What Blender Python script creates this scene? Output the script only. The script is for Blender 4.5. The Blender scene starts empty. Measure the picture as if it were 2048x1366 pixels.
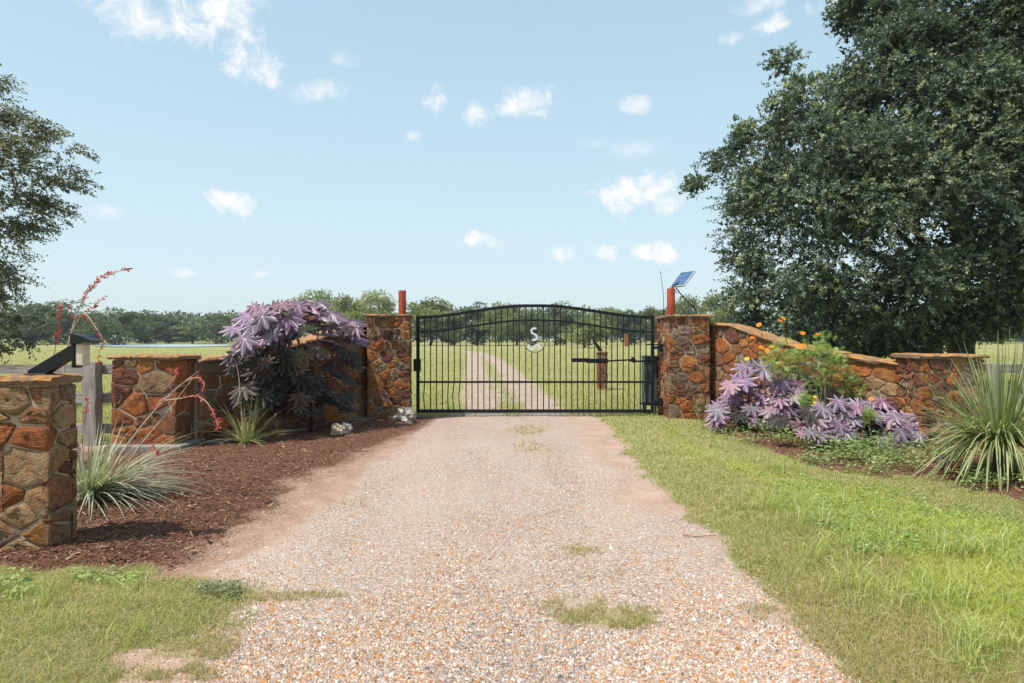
import bpy, math, random
import numpy as np
from mathutils import Vector, Matrix

# ------------------------------------------------------------------ camera, sky, sun, exposure
SC = bpy.context.scene
COL = SC.collection
F, CXP, HY, CAMH = 1365.0, 1024.0, 675.0, 1.5      # focal length in photo pixels, centre column, horizon row, eye height
cam_d = bpy.data.cameras.new('camera'); cam = bpy.data.objects.new('camera', cam_d); COL.objects.link(cam)
cam.location = (0, 0, CAMH); cam.rotation_euler = (math.radians(90), 0, 0)
cam_d.sensor_width = 36.0; cam_d.lens = 36.0 * F / 2048.0
cam_d.shift_y = -(683.0 - HY) / 2048.0
cam_d.clip_start = 0.05; cam_d.clip_end = 9000
SC.camera = cam

SUN_AZ = Vector((-0.84, -0.54)).normalized(); SUN_EL = math.radians(60)
TO_SUN = Vector((SUN_AZ.x * math.cos(SUN_EL), SUN_AZ.y * math.cos(SUN_EL), math.sin(SUN_EL)))
sun_d = bpy.data.lights.new('sun', 'SUN'); sun = bpy.data.objects.new('sun', sun_d); COL.objects.link(sun)
sun_d.energy = 5.0; sun_d.angle = math.radians(0.55); sun_d.color = (1.0, 0.955, 0.90)
sun.rotation_euler = TO_SUN.to_track_quat('Z', 'Y').to_euler(); sun.location = (-20, -15, 40)

world = bpy.data.worlds.new('World'); SC.world = world; world.use_nodes = True
SKY_STRENGTH = 0.122
SC.view_settings.view_transform = 'Standard'; SC.view_settings.look = 'None'
SC.view_settings.exposure = 0.27; SC.view_settings.gamma = 1.0; SC.view_settings.use_curve_mapping = False
SC.render.engine = 'CYCLES'
SC.cycles.use_denoising = True
SC.cycles.max_bounces = 4; SC.cycles.diffuse_bounces = 2; SC.cycles.glossy_bounces = 2; SC.cycles.transmission_bounces = 2; SC.cycles.volume_bounces = 0
SC.cycles.use_adaptive_sampling = True; SC.cycles.adaptive_threshold = 0.012
SC.cycles.transparent_max_bounces = 4
SC.cycles.sample_clamp_indirect = 6.0

def direction(px, py):
    return Vector(((px - CXP) / F, 1.0, (HY - py) / F)).normalized()

def build_sky():
    nt = world.node_tree; nt.nodes.clear(); L = nt.links
    def nd(t, **k):
        n = nt.nodes.new(t)
        for a, v in k.items(): setattr(n, a, v)
        return n
    out = nd('ShaderNodeOutputWorld'); bg = nd('ShaderNodeBackground'); bg.inputs[1].default_value = SKY_STRENGTH
    sky = nd('ShaderNodeTexSky', sky_type='NISHITA'); sky.sun_disc = False
    sky.sun_elevation = SUN_EL; sky.sun_rotation = math.atan2(SUN_AZ.x, SUN_AZ.y)
    sky.air_density = 1.0; sky.dust_density = 1.6; sky.ozone_density = 1.4; sky.altitude = 60
    tc = nd('ShaderNodeTexCoord')
    def math_(op, a, b=None, c=None):
        n = nd('ShaderNodeMath', operation=op)
        for i, v in enumerate((a, b, c)):
            if v is None: continue
            if isinstance(v, (int, float)): n.inputs[i].default_value = v
            else: L.new(v, n.inputs[i])
        return n.outputs[0]
    # wispy break-up of the cloud edges
    noi = nd('ShaderNodeTexNoise'); noi.inputs['Scale'].default_value = 30; noi.inputs['Detail'].default_value = 9
    noi.inputs['Roughness'].default_value = 0.66; noi.inputs['Distortion'].default_value = 0.5
    L.new(tc.outputs['Generated'], noi.inputs['Vector'])
    wob = math_('MULTIPLY_ADD', noi.outputs[0], 6.0, -2.95)
    dist = nd('ShaderNodeTexNoise'); dist.inputs['Scale'].default_value = 8; dist.inputs['Detail'].default_value = 4
    L.new(tc.outputs['Generated'], dist.inputs['Vector'])
    sub = nd('ShaderNodeVectorMath', operation='SUBTRACT'); L.new(dist.outputs['Color'], sub.inputs[0]); sub.inputs[1].default_value = (.5, .5, .5)
    sc = nd('ShaderNodeVectorMath', operation='SCALE'); L.new(sub.outputs[0], sc.inputs[0]); sc.inputs['Scale'].default_value = 0.045
    add = nd('ShaderNodeVectorMath', operation='ADD'); L.new(tc.outputs['Generated'], add.inputs[0]); L.new(sc.outputs[0], add.inputs[1])
    clouds = [(405, 38, 105, 52, 1), (275, 45, 80, 34, .75), (470, 25, 40, 45, .9), (330, -40, 120, 45, 1), (508, 126, 60, 32, 1), (545, 152, 18, 14, .7),
              (645, 184, 62, 20, .6), (692, 122, 28, 17, .35), (868, 194, 24, 32, .85), (1055, 203, 60, 34, .95), (968, 226, 34, 28, .75),
              (1278, 385, 95, 44, 1.1), (1330, 400, 45, 25, 1), (468, 400, 50, 24, 1.05), (968, 478, 40, 20, 1.05), (1118, 512, 34, 18, .75),
              (1210, 507, 28, 20, 1.05), (1290, 510, 42, 17, 1.05), (1330, 505, 30, 22, 1.05), (1460, 75, 24, 14, .5), (1535, 46, 32, 20, .8),
              (1275, 208, 32, 20, .6), (1275, 290, 55, 15, .32), (1180, 282, 28, 9, .3), (358, 548, 24, 12, 1), (520, 540, 15, 9, .6),
              (1680, 8, 45, 26, 1), (190, 428, 55, 12, .4), (820, 275, 14, 14, .6), (1520, 0, 40, 16, .6), (2500, 300, 110, 45, 1), (2250, -200, 90, 40, 1),
              (-350, 250, 120, 50, 1), (-250, -100, 90, 40, .9), (900, -420, 150, 60, 1), (1500, -600, 130, 60, .9)]
    total = None
    for (px, py, wx, wy, op) in clouds:
        c = direction(px, py); r = c.cross(Vector((0, 0, 1))).normalized(); u = r.cross(c)
        k = F / c.y if c.y > 0.3 else F
        d1 = nd('ShaderNodeVectorMath', operation='DOT_PRODUCT'); L.new(add.outputs[0], d1.inputs[0]); d1.inputs[1].default_value = r * (F / wx)
        d2 = nd('ShaderNodeVectorMath', operation='DOT_PRODUCT'); L.new(add.outputs[0], d2.inputs[0]); d2.inputs[1].default_value = u * (F / wy)
        q = math_('MULTIPLY_ADD', d1.outputs['Value'], d1.outputs['Value'], math_('MULTIPLY', d2.outputs['Value'], d2.outputs['Value']))
        e = math_('SUBTRACT', 1.0, q)
        e = math_('MAXIMUM', e, -3.0)
        v = math_('MULTIPLY', math_('MULTIPLY_ADD', wob, 0.9, e), op)
        total = v if total is None else math_('MAXIMUM', total, v)
    mr = nd('ShaderNodeMapRange', interpolation_type='SMOOTHSTEP'); L.new(total, mr.inputs[0])
    mr.inputs[1].default_value = -0.2; mr.inputs[2].default_value = 1.6
    # pale summer haze over the whole sky, deepest at the horizon
    sep = nd('ShaderNodeSeparateXYZ'); L.new(tc.outputs['Generated'], sep.inputs[0])
    hz = nd('ShaderNodeMapRange', interpolation_type='SMOOTHERSTEP'); L.new(sep.outputs[2], hz.inputs[0])
    hz.inputs[1].default_value = -0.05; hz.inputs[2].default_value = 0.75; hz.inputs[3].default_value = 0.74; hz.inputs[4].default_value = 0.50
    mix = nd('ShaderNodeMix', data_type='RGBA'); L.new(hz.outputs[0], mix.inputs[0]); L.new(sky.outputs[0], mix.inputs[6])
    hc = nd('ShaderNodeMapRange', interpolation_type='SMOOTHSTEP'); L.new(sep.outputs[2], hc.inputs[0]); hc.inputs[1].default_value = 0.0; hc.inputs[2].default_value = 0.45
    hcol = nd('ShaderNodeMix', data_type='RGBA'); L.new(hc.outputs[0], hcol.inputs[0]); hcol.inputs[6].default_value = (5.3, 6.5, 6.85, 1); hcol.inputs[7].default_value = (4.45, 6.35, 7.25, 1); L.new(hcol.outputs[2], mix.inputs[7])
    mix2 = nd('ShaderNodeMix', data_type='RGBA'); L.new(mr.outputs[0], mix2.inputs[0]); L.new(mix.outputs[2], mix2.inputs[6])
    mix2.inputs[7].default_value = (7.0, 7.0, 7.0, 1)
    L.new(mix2.outputs[2], bg.inputs[0]); L.new(bg.outputs[0], out.inputs[0])
build_sky()

# ------------------------------------------------------------------ small helpers
RNG = np.random.default_rng(7)
random.seed(7)

def pt(px, py, d): return Vector(((px - CXP) / F * d, d, CAMH - (py - HY) / F * d))
def gp(px, py):
    d = CAMH * F / (py - HY); return ((px - CXP) / F * d, d)
def gpoly(ps): return [gp(*p) for p in ps]

def _hash(ix, iy, s):
    n = (ix * 374761393 + iy * 668265263 + s * 1442695041) & 0xffffffff
    n = ((n ^ (n >> 13)) * 1274126177) & 0xffffffff
    return ((n ^ (n >> 16)) & 0xffff) / 65535.0
def vnoise(x, y, s=0):
    x = np.asarray(x, float); y = np.asarray(y, float)
    ix = np.floor(x).astype(np.int64); iy = np.floor(y).astype(np.int64)
    fx = x - ix; fy = y - iy; fx = fx * fx * (3 - 2 * fx); fy = fy * fy * (3 - 2 * fy)
    a = _hash(ix, iy, s); b = _hash(ix + 1, iy, s); c = _hash(ix, iy + 1, s); d = _hash(ix + 1, iy + 1, s)
    return (a * (1 - fx) + b * fx) * (1 - fy) + (c * (1 - fx) + d * fx) * fy
def fbm(x, y, s=0, o=4):
    t = 0; a = .5; w = 0
    for i in range(o):
        t = t + a * vnoise(x * 2 ** i, y * 2 ** i, s + i * 17); w += a; a *= .5
    return t / w
def sstep(a, b, x):
    t = np.clip((x - a) / (b - a), 0, 1); return t * t * (3 - 2 * t)
def poly_sd(x, y, P):
    P = np.array(P, float); inside = np.zeros(x.shape, bool); dm = np.full(x.shape, 1e9)
    n = len(P)
    for i in range(n):
        a = P[i]; b = P[(i + 1) % n]; e = b - a
        t = np.clip(((x - a[0]) * e[0] + (y - a[1]) * e[1]) / max(e @ e, 1e-12), 0, 1)
        dm = np.minimum(dm, np.hypot(x - a[0] - t * e[0], y - a[1] - t * e[1]))
        c = ((a[1] > y) != (b[1] > y)) & (x < (b[0] - a[0]) * (y - a[1]) / ((b[1] - a[1]) if b[1] != a[1] else 1e-12) + a[0])
        inside ^= c
    return np.where(inside, dm, -dm)
def line_dist(x, y, P):
    dm = np.full(x.shape, 1e9)
    for (a, b) in zip(P[:-1], P[1:]):
        a = np.array(a); b = np.array(b); e = b - a
        t = np.clip(((x - a[0]) * e[0] + (y - a[1]) * e[1]) / (e @ e), 0, 1)
        dm = np.minimum(dm, np.hypot(x - a[0] - t * e[0], y - a[1] - t * e[1]))
    return dm

def mesh_np(name, V, Fc, col=None, smooth=False, extra=None):
    """V (n,3) and Fc (m,k) of equal polygons, or a list of polygons."""
    me = bpy.data.meshes.new(name)
    V = np.asarray(V, np.float32)
    if isinstance(Fc, list):
        tot = np.array([len(f) for f in Fc], np.int32); idx = np.array([i for f in Fc for i in f], np.int32)
        start = np.concatenate(([0], np.cumsum(tot)[:-1])).astype(np.int32)
    else:
        Fc = np.asarray(Fc, np.int32); k = Fc.shape[1]; idx = Fc.ravel(); start = (np.arange(len(Fc)) * k).astype(np.int32)
    me.vertices.add(len(V)); me.vertices.foreach_set('co', V.ravel())
    me.loops.add(len(idx)); me.loops.foreach_set('vertex_index', idx)
    me.polygons.add(len(start)); me.polygons.foreach_set('loop_start', start)
    me.polygons.foreach_set('use_smooth', np.full(len(start), bool(smooth)))
    for nm, c in ([('col', col)] if col is not None else []) + list((extra or {}).items()):
        at = me.color_attributes.new(nm, 'FLOAT_COLOR', 'POINT')
        c = np.asarray(c, np.float32)
        if c.shape[1] == 3: c = np.concatenate([c, np.ones((len(c), 1), np.float32)], 1)
        at.data.foreach_set('color', c.ravel())
    me.update(calc_edges=True); me.validate()
    return me

def obj(name, me, mat=None, parent=None, matrix=None, kind=None):
    o = bpy.data.objects.new(name, me); COL.objects.link(o)
    if mat is not None and me is not None and len(me.materials) == 0: me.materials.append(mat)
    if parent is not None:
        o.parent = parent
    if matrix is not None:
        o.matrix_basis = (Matrix.Translation(-parent.location) @ matrix) if parent is not None else matrix
    elif parent is not None:
        o.location = -parent.location if parent.parent is None else Vector((0, 0, 0))
    if kind: o['kind'] = kind
    return o
def tag(o, label, cat, group=None):
    o['label'] = label; o['category'] = cat
    if group: o['group'] = group
    return o
def thing(name, loc, label, cat, group=None):
    o = bpy.data.objects.new(name, None); COL.objects.link(o); o.location = loc; o.empty_display_size = .1
    return tag(o, label, cat, group)

class MB:
    """collects polygons for one mesh"""
    def __init__(s): s.v = []; s.f = []
    def add(s, V, Fc):
        b = len(s.v); s.v += [tuple(p) for p in V]; s.f += [[i + b for i in f] for f in Fc]; return s
    def box(s, c, size, rot=None, bevel=0.0):
        hx, hy, hz = [q / 2 for q in size]; b = min(bevel, hx * .9, hy * .9, hz * .9)
        R = rot or Matrix.Identity(3); c = Vector(c)
        if b <= 0:
            V = [Vector((x * hx, y * hy, z * hz)) for x in (-1, 1) for y in (-1, 1) for z in (-1, 1)]
            Fc = [[0, 1, 3, 2], [4, 6, 7, 5], [0, 4, 5, 1], [2, 3, 7, 6], [0, 2, 6, 4], [1, 5, 7, 3]]
        else:
            V = []; ids = {}
            for sx in (-1, 1):
                for sy in (-1, 1):
                    for sz in (-1, 1):
                        for ax in range(3):
                            h = [hx - b, hy - b, hz - b]; h[ax] += b
                            ids[(sx, sy, sz, ax)] = len(V); V.append(Vector((sx * h[0], sy * h[1], sz * h[2])))
            Fc = []
            for ax in range(3):
                o1, o2 = [a for a in range(3) if a != ax]
                for s0 in (-1, 1):
                    q = []
                    for (a, bb) in ((-1, -1), (1, -1), (1, 1), (-1, 1)):
                        k = [0, 0, 0]; k[ax] = s0; k[o1] = a; k[o2] = bb; q.append(ids[(*k, ax)])
                    if (s0 == 1) != (ax != 1): q.reverse()
                    Fc.append(q)
            for ax in range(3):
                o1, o2 = [a for a in range(3) if a != ax]
                for a in (-1, 1):
                    for bb in (-1, 1):
                        q = []
                        for (s0, w) in ((-1, o1), (1, o1), (1, o2), (-1, o2)):
                            k = [0, 0, 0]; k[ax] = s0; k[o1] = a; k[o2] = bb; q.append(ids[(*k, w)])
                        Fc.append(q)
            for sx in (-1, 1):
                for sy in (-1, 1):
                    for sz in (-1, 1): Fc.append([ids[(sx, sy, sz, a)] for a in range(3)])
        return s.add([c + R @ p for p in V], Fc)
    def tube(s, pts, rad, n=8, cap=True, flat=1.0):
        pts = [Vector(p) for p in pts]; m = len(pts); b = len(s.v)
        if not hasattr(rad, '__len__'): rad = [rad] * m
        ref = None
        for i, p in enumerate(pts):
            t = (pts[min(i + 1, m - 1)] - pts[max(i - 1, 0)]).normalized()
            if ref is None: ref = t.orthogonal().normalized()
            ref = (ref - t * ref.dot(t)).normalized(); w = t.cross(ref)
            for k in range(n):
                a = 2 * math.pi * k / n; s.v.append(tuple(p + (ref * math.cos(a) + w * math.sin(a) * flat) * rad[i]))
        for i in range(m - 1):
            for k in range(n):
                s.f.append([b + i * n + k, b + i * n + (k + 1) % n, b + (i + 1) * n + (k + 1) % n, b + (i + 1) * n + k])
        if cap:
            s.f.append([b + k for k in range(n)][::-1]); s.f.append([b + (m - 1) * n + k for k in range(n)])
        return s
    def build(s, name, mat, parent=None, smooth=False, matrix=None, kind=None):
        me = mesh_np(name, np.array(s.v), s.f, smooth=smooth)
        return obj(name, me, mat, parent, matrix, kind)

# ------------------------------------------------------------------ materials
class NT:
    def __init__(s, name):
        s.m = bpy.data.materials.new(name); s.m.use_nodes = True; s.t = s.m.node_tree; s.t.nodes.clear()
        s.out = s.n('ShaderNodeOutputMaterial')
    def n(s, t, **k):
        q = s.t.nodes.new(t)
        for a, v in k.items(): setattr(q, a, v)
        return q
    def put(s, sock, v):
        if v is None: return
        if hasattr(v, 'is_output'): s.t.links.new(v, sock)
        elif isinstance(v, (tuple, list)) and sock.type == 'RGBA' and len(v) == 3: sock.default_value = (*v, 1)
        else: sock.default_value = v
    def math(s, op, a, b=None, c=None, clamp=False):
        q = s.n('ShaderNodeMath', operation=op); q.use_clamp = clamp
        for i, v in enumerate((a, b, c)): s.put(q.inputs[i], v)
        return q.outputs[0]
    def mix(s, f, a, b, blend='MIX'):
        q = s.n('ShaderNodeMix', data_type='RGBA', blend_type=blend); q.clamp_factor = True
        s.put(q.inputs[0], f); s.put(q.inputs[6], a); s.put(q.inputs[7], b); return q.outputs[2]
    def noise(s, scale, detail=4, rough=.55, vec=None, dist=0):
        q = s.n('ShaderNodeTexNoise'); s.put(q.inputs['Scale'], scale); s.put(q.inputs['Detail'], detail); s.put(q.inputs['Roughness'], rough); s.put(q.inputs['Distortion'], dist)
        if vec is not None: s.put(q.inputs['Vector'], vec)
        return q.outputs[0]
    def vor(s, scale, vec=None, feature='F1', rnd=1.0):
        q = s.n('ShaderNodeTexVoronoi', feature=feature); s.put(q.inputs['Scale'], scale); s.put(q.inputs['Randomness'], rnd)
        if vec is not None: s.put(q.inputs['Vector'], vec)
        return q
    def ramp(s, f, stops, interp='LINEAR'):
        q = s.n('ShaderNodeValToRGB'); q.color_ramp.interpolation = interp; e = q.color_ramp.elements
        while len(e) < len(stops): e.new(0.5)
        for i, (p, c) in enumerate(stops):
            e[i].position = p; e[i].color = (*c, 1) if not isinstance(c, (int, float)) else (c, c, c, 1)
        s.put(q.inputs[0], f); return q.outputs[0]
    def rng(s, v, a, b, c=0., d=1.):
        q = s.n('ShaderNodeMapRange'); s.put(q.inputs[0], v)
        for i, w in enumerate((a, b, c, d)): s.put(q.inputs[i + 1], w)
        return q.outputs[0]
    def bump(s, h, strength=.5, dist=.01, normal=None):
        q = s.n('ShaderNodeBump'); s.put(q.inputs['Height'], h); s.put(q.inputs['Strength'], strength); s.put(q.inputs['Distance'], dist)
        if normal is not None: s.put(q.inputs['Normal'], normal)
        return q.outputs[0]
    def mapv(s, vec, scale=(1, 1, 1), loc=(0, 0, 0), rot=(0, 0, 0)):
        q = s.n('ShaderNodeMapping'); s.put(q.inputs[0], vec); s.put(q.inputs['Scale'], scale); s.put(q.inputs['Location'], loc); s.put(q.inputs['Rotation'], rot); return q.outputs[0]
    def pbr(s, color, rough=.8, metal=0., normal=None, spec=.5, sss=None, coat=0.):
        q = s.n('ShaderNodeBsdfPrincipled'); s.put(q.inputs['Base Color'], color); s.put(q.inputs['Roughness'], rough); s.put(q.inputs['Metallic'], metal)
        s.put(q.inputs['Specular IOR Level'], spec); s.put(q.inputs['Coat Weight'], coat)
        if normal is not None: s.put(q.inputs['Normal'], normal)
        return q.outputs[0]
    def leafy(s, color, tcolor, rough=.5, trans=.35, spec=.5, normal=None):
        a = s.pbr(color, rough, spec=spec, normal=normal); b = s.n('ShaderNodeBsdfTranslucent'); s.put(b.inputs[0], tcolor)
        q = s.n('ShaderNodeMixShader'); s.put(q.inputs[0], trans); s.put(q.inputs[1], a); s.put(q.inputs[2], b.outputs[0]); return q.outputs[0]
    def end(s, sh):
        s.t.links.new(sh, s.out.inputs[0]); return s.m
    @property
    def co(s): return s.n('ShaderNodeTexCoord').outputs['Object']
    @property
    def gen(s): return s.n('ShaderNodeTexCoord').outputs['Generated']
    def attr(s, name): return s.n('ShaderNodeAttribute', attribute_name=name)
    def info(s): return s.n('ShaderNodeObjectInfo')
    def pos(s): return s.n('ShaderNodeNewGeometry').outputs['Position']
    def up(s):
        g = s.n('ShaderNodeNewGeometry'); q = s.n('ShaderNodeSeparateXYZ'); s.put(q.inputs[0], g.outputs['Normal']); return q.outputs[2]

def stone_mat(name, ca, cb, cc, lichen=.25):
    t = NT(name); inf = t.info(); r = inf.outputs['Random']
    rot = t.n('ShaderNodeVectorRotate', rotation_type='AXIS_ANGLE'); t.put(rot.inputs['Vector'], t.co); rot.inputs['Axis'].default_value = (0, 1, 0)
    t.put(rot.inputs['Angle'], t.math('MULTIPLY_ADD', r, 1.6, -.8))
    off = t.n('ShaderNodeCombineXYZ'); t.put(off.inputs[0], t.math('MULTIPLY', r, 57.)); t.put(off.inputs[1], t.math('MULTIPLY', r, 91.)); t.put(off.inputs[2], t.math('MULTIPLY', r, 33.))
    v = t.n('ShaderNodeVectorMath', operation='ADD'); t.put(v.inputs[0], rot.outputs[0]); t.put(v.inputs[1], off.outputs[0]); v = v.outputs[0]
    blot = t.noise(11, 6, .68, v); strata = t.noise(1.0, 5, .6, t.mapv(v, (9, 9, 60)), dist=.9); fine = t.noise(75, 6, .7, v)
    c = t.mix(t.rng(blot, .36, .64), ca, cb)
    c = t.mix(t.math('MULTIPLY', t.rng(strata, .45, .7), .65), c, cc)
    c = t.mix(t.rng(fine, .42, .70, 0., .5), c, (.03, .02, .015))
    dark = t.noise(17, 5, .7, t.mapv(v, loc=(3, 9, 1)))
    c = t.mix(t.rng(dark, .53, .67, 0., .8), c, (.035, .028, .022))
    ru = t.noise(7, 5, .66, t.mapv(v, loc=(13, 5, 3)))
    c = t.mix(t.rng(ru, .50, .66, 0., .55), c, (.38, .125, .028))
    li = t.noise(24, 4, .7, t.mapv(v, loc=(31, 2, 7)))
    c = t.mix(t.rng(li, .66, .73, 0., lichen), c, (.55, .5, .42))
    hs = t.n('ShaderNodeHueSaturation'); t.put(hs.inputs['Color'], c); t.put(hs.inputs['Value'], t.rng(r, 0, 1, .78, 1.25)); t.put(hs.inputs['Saturation'], 1.0)
    h = t.math('ADD', t.math('MULTIPLY', strata, 1.2), t.math('ADD', t.math('MULTIPLY', fine, .5), blot))
    return t.end(t.pbr(hs.outputs[0], .82, normal=t.bump(h, 1.0, .028), spec=.25))
STONES = {
    'rust': stone_mat('rust_sandstone', (.42, .13, .036), (.24, .070, .026), (.48, .20, .055)),
    'ochre': stone_mat('ochre_sandstone', (.50, .225, .058), (.37, .14, .038), (.20, .09, .038)),
    'maroon': stone_mat('maroon_ironstone', (.19, .072, .046), (.125, .05, .035), (.27, .115, .06)),
    'tan': stone_mat('tan_sandstone', (.42, .285, .15), (.33, .20, .10), (.24, .14, .075)),
    'grey': stone_mat('grey_brown_fieldstone', (.27, .205, .14), (.19, .135, .09), (.35, .25, .16), .5),
    'brown': stone_mat('brown_sandstone', (.27, .13, .065), (.18, .085, .045), (.40, .20, .09)),
}
def cap_mat():
    t = NT('lichened_cap_stone'); r = t.info().outputs['Random']; p = t.pos()
    a = t.noise(4, 5, .6, p); b = t.noise(22, 5, .7, p)
    c = t.mix(t.rng(a, .35, .65), (.30, .19, .12), (.19, .11, .07)); c = t.mix(t.rng(b, .5, .75, 0., .6), c, (.08, .055, .04))
    l1 = t.noise(7, 6, .72, t.mapv(p, loc=(5, 3, 1)))
    m = t.math('MULTIPLY', t.rng(l1, .44, .57), t.rng(t.up(), -.1, .75))
    c = t.mix(t.math('MULTIPLY', m, .93), c, t.mix(b, (.52, .17, .02), (.42, .24, .06)))
    c = t.mix(t.rng(t.noise(30, 3, .6, p), .66, .72, 0., .6), c, (.5, .46, .4))
    return t.end(t.pbr(c, .88, normal=t.bump(t.math('ADD', a, b), .8, .03), spec=.3))
M_CAP = cap_mat()
def mortar_mat():
    t = NT('mortar'); p = t.pos(); a = t.noise(30, 6, .7, p); b = t.noise(2.5, 4, .6, p)
    c = t.mix(t.rng(b, .3, .7), (.50, .41, .31), (.36, .27, .19)); c = t.mix(t.rng(a, .5, .75), c, (.24, .175, .12))
    return t.end(t.pbr(c, .95, normal=t.bump(a, .7, .02), spec=.2))
M_MORTAR = mortar_mat()
def concrete_mat():
    t = NT('old_concrete'); p = t.pos(); a = t.noise(14, 6, .7, p); c = t.mix(t.rng(a, .35, .7), (.25, .23, .20), (.16, .14, .12))
    return t.end(t.pbr(c, .93, normal=t.bump(a, .5, .01), spec=.2))
M_CONC = concrete_mat()
def paint_mat(name, c, rough=.4, metal=0., var=.25, spec=.5):
    t = NT(name); p = t.pos(); a = t.noise(9, 5, .65, p); b = t.noise(60, 3, .6, p)
    k = t.mix(t.rng(a, .4, .75, 0., var), c, tuple(q * .55 + .02 for q in c))
    return t.end(t.pbr(k, t.rng(b, .3, .7, rough - .08, rough + .12), metal, spec=spec, normal=t.bump(b, .08, .002)))
M_IRON = paint_mat('black_gate_paint', (.006, .008, .010), .5, spec=.25)
M_BLACK = paint_mat('black_steel', (.006, .007, .009), .45, spec=.3)
M_WHITE = paint_mat('pale_grey_letter_paint', (.62, .66, .68), .45, var=.15)
M_GREYBOX = paint_mat('grey_green_enclosure', (.06, .08, .085), .5)
M_BEIGE = paint_mat('beige_plastic', (.55, .46, .36), .55, var=.3)
M_NUM = paint_mat('dark_house_number', (.02, .022, .027), .3, .5)
M_ALU = paint_mat('aluminium_frame', (.62, .64, .66), .35, .6, var=.1)
def rust_pipe():
    t = NT('red_oxide_pipe'); p = t.pos(); a = t.noise(3, 5, .6, t.mapv(p, (6, 6, 2))); b = t.noise(50, 4, .7, p)
    c = t.mix(t.rng(a, .35, .65), (.26, .045, .013), (.15, .027, .012)); c = t.mix(t.rng(b, .55, .72, 0., .7), c, (.10, .035, .02))
    return t.end(t.pbr(c, .75, normal=t.bump(b, .3, .004), spec=.2))
M_PIPE = rust_pipe()
def solar_mat():
    t = NT('solar_cell_blue'); g = t.co
    q = t.n('ShaderNodeTexBrick'); t.put(q.inputs['Vector'], g); q.offset = 0.0; q.inputs['Scale'].default_value = 1.0
    q.inputs['Color1'].default_value = (.02, .065, .16, 1); q.inputs['Color2'].default_value = (.026, .08, .19, 1); q.inputs['Mortar'].default_value = (.25, .32, .40, 1)
    q.inputs['Mortar Size'].default_value = .0022; q.inputs['Brick Width'].default_value = .075; q.inputs['Row Height'].default_value = .06
    return t.end(t.pbr(q.outputs[0], .22, spec=.6, coat=.4))
M_SOLAR = solar_mat()
def wood_mat():
    t = NT('weathered_grey_wood'); r = t.info().outputs['Random']; o = t.co
    off = t.n('ShaderNodeVectorMath', operation='ADD'); t.put(off.inputs[0], o); cx = t.n('ShaderNodeCombineXYZ'); t.put(cx.inputs[1], t.math('MULTIPLY', r, 40.)); t.put(off.inputs[1], cx.outputs[0])
    g = t.noise(1, 7, .68, t.mapv(off.outputs[0], (2.2, 40, 40)), dist=.8); b = t.noise(6, 4, .6, off.outputs[0])
    c = t.ramp(g, [(.28, (.06, .05, .045)), (.45, (.24, .215, .19)), (.7, (.42, .40, .37))]); c = t.mix(t.rng(b, .55, .72, 0., .5), c, (.16, .135, .11))
    return t.end(t.pbr(c, .9, normal=t.bump(g, .8, .012), spec=.2))
M_WOOD = wood_mat()
def bark_mat():
    t = NT('bark'); p = t.co; g = t.noise(1, 6, .7, t.mapv(p, (14, 14, 3)), dist=.5)
    return t.end(t.pbr(t.ramp(g, [(.3, (.03, .024, .018)), (.6, (.13, .105, .08)), (.8, (.2, .17, .14))]), .95, normal=t.bump(g, 1., .05), spec=.2))
M_BARK = bark_mat()
def col_leaf(name, rough, trans, spec, tmul=(1.2, 1.35, .6), objvar=0.0):
    t = NT(name); a = t.attr('col').outputs['Color']
    if objvar:
        r = t.info().outputs['Random']
        hs = t.n('ShaderNodeHueSaturation'); t.put(hs.inputs['Color'], a); t.put(hs.inputs['Value'], t.rng(r, 0, 1, 1 - objvar, 1 + objvar)); t.put(hs.inputs['Hue'], t.rng(t.math('FRACT', t.math('MULTIPLY', r, 7.31)), 0, 1, .488, .508)); a = hs.outputs[0]
    tc = t.mix(1.0, a, tmul, 'MULTIPLY')
    return t.end(t.leafy(a, tc, rough, trans, spec))
M_OAK = col_leaf('live_oak_leaf', .46, .24, .4)
M_FARLEAF = col_leaf('far_tree_leaf', .6, .30, .3, objvar=.22)
M_GRASS = col_leaf('grass_blade', .55, .38, .3)
M_STRAP = col_leaf('yucca_leaf', .45, .22, .45)
M_WEED = col_leaf('weed_leaf', .5, .3, .4)
M_PETAL = col_leaf('petal', .6, .3, .3, tmul=(1.1, 1.0, .9))
def pebble_mat():
    t = NT('pebble'); a = t.attr('col').outputs['Color']; n = t.noise(160, 3, .6, t.pos())
    return t.end(t.pbr(t.mix(t.rng(n, .4, .75, 0., .25), a, (.10, .08, .06)), .8, spec=.35))
M_PEBBLE = pebble_mat()
def chip_mat():
    t = NT('bark_mulch_chip'); a = t.attr('col').outputs['Color']
    return t.end(t.pbr(a, .9, spec=.2))
M_CHIP = chip_mat()
def rock_mat(name, ca, cb):
    t = NT(name); p = t.co; a = t.noise(8, 6, .7, p); b = t.noise(40, 5, .7, p)
    c = t.mix(t.rng(a, .4, .6), ca, cb); c = t.mix(t.rng(b, .55, .72, 0., .6), c, (.12, .09, .07))
    return t.end(t.pbr(c, .9, normal=t.bump(t.math('ADD', a, b), .8, .02), spec=.3))
M_ROCKA = rock_mat('pale_tan_rock', (.62, .50, .38), (.45, .30, .19)); M_ROCKB = rock_mat('white_grey_rock', (.58, .53, .47), (.33, .28, .23)); M_ROCKC = rock_mat('brown_rock', (.28, .14, .09), (.36, .22, .13))

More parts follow.
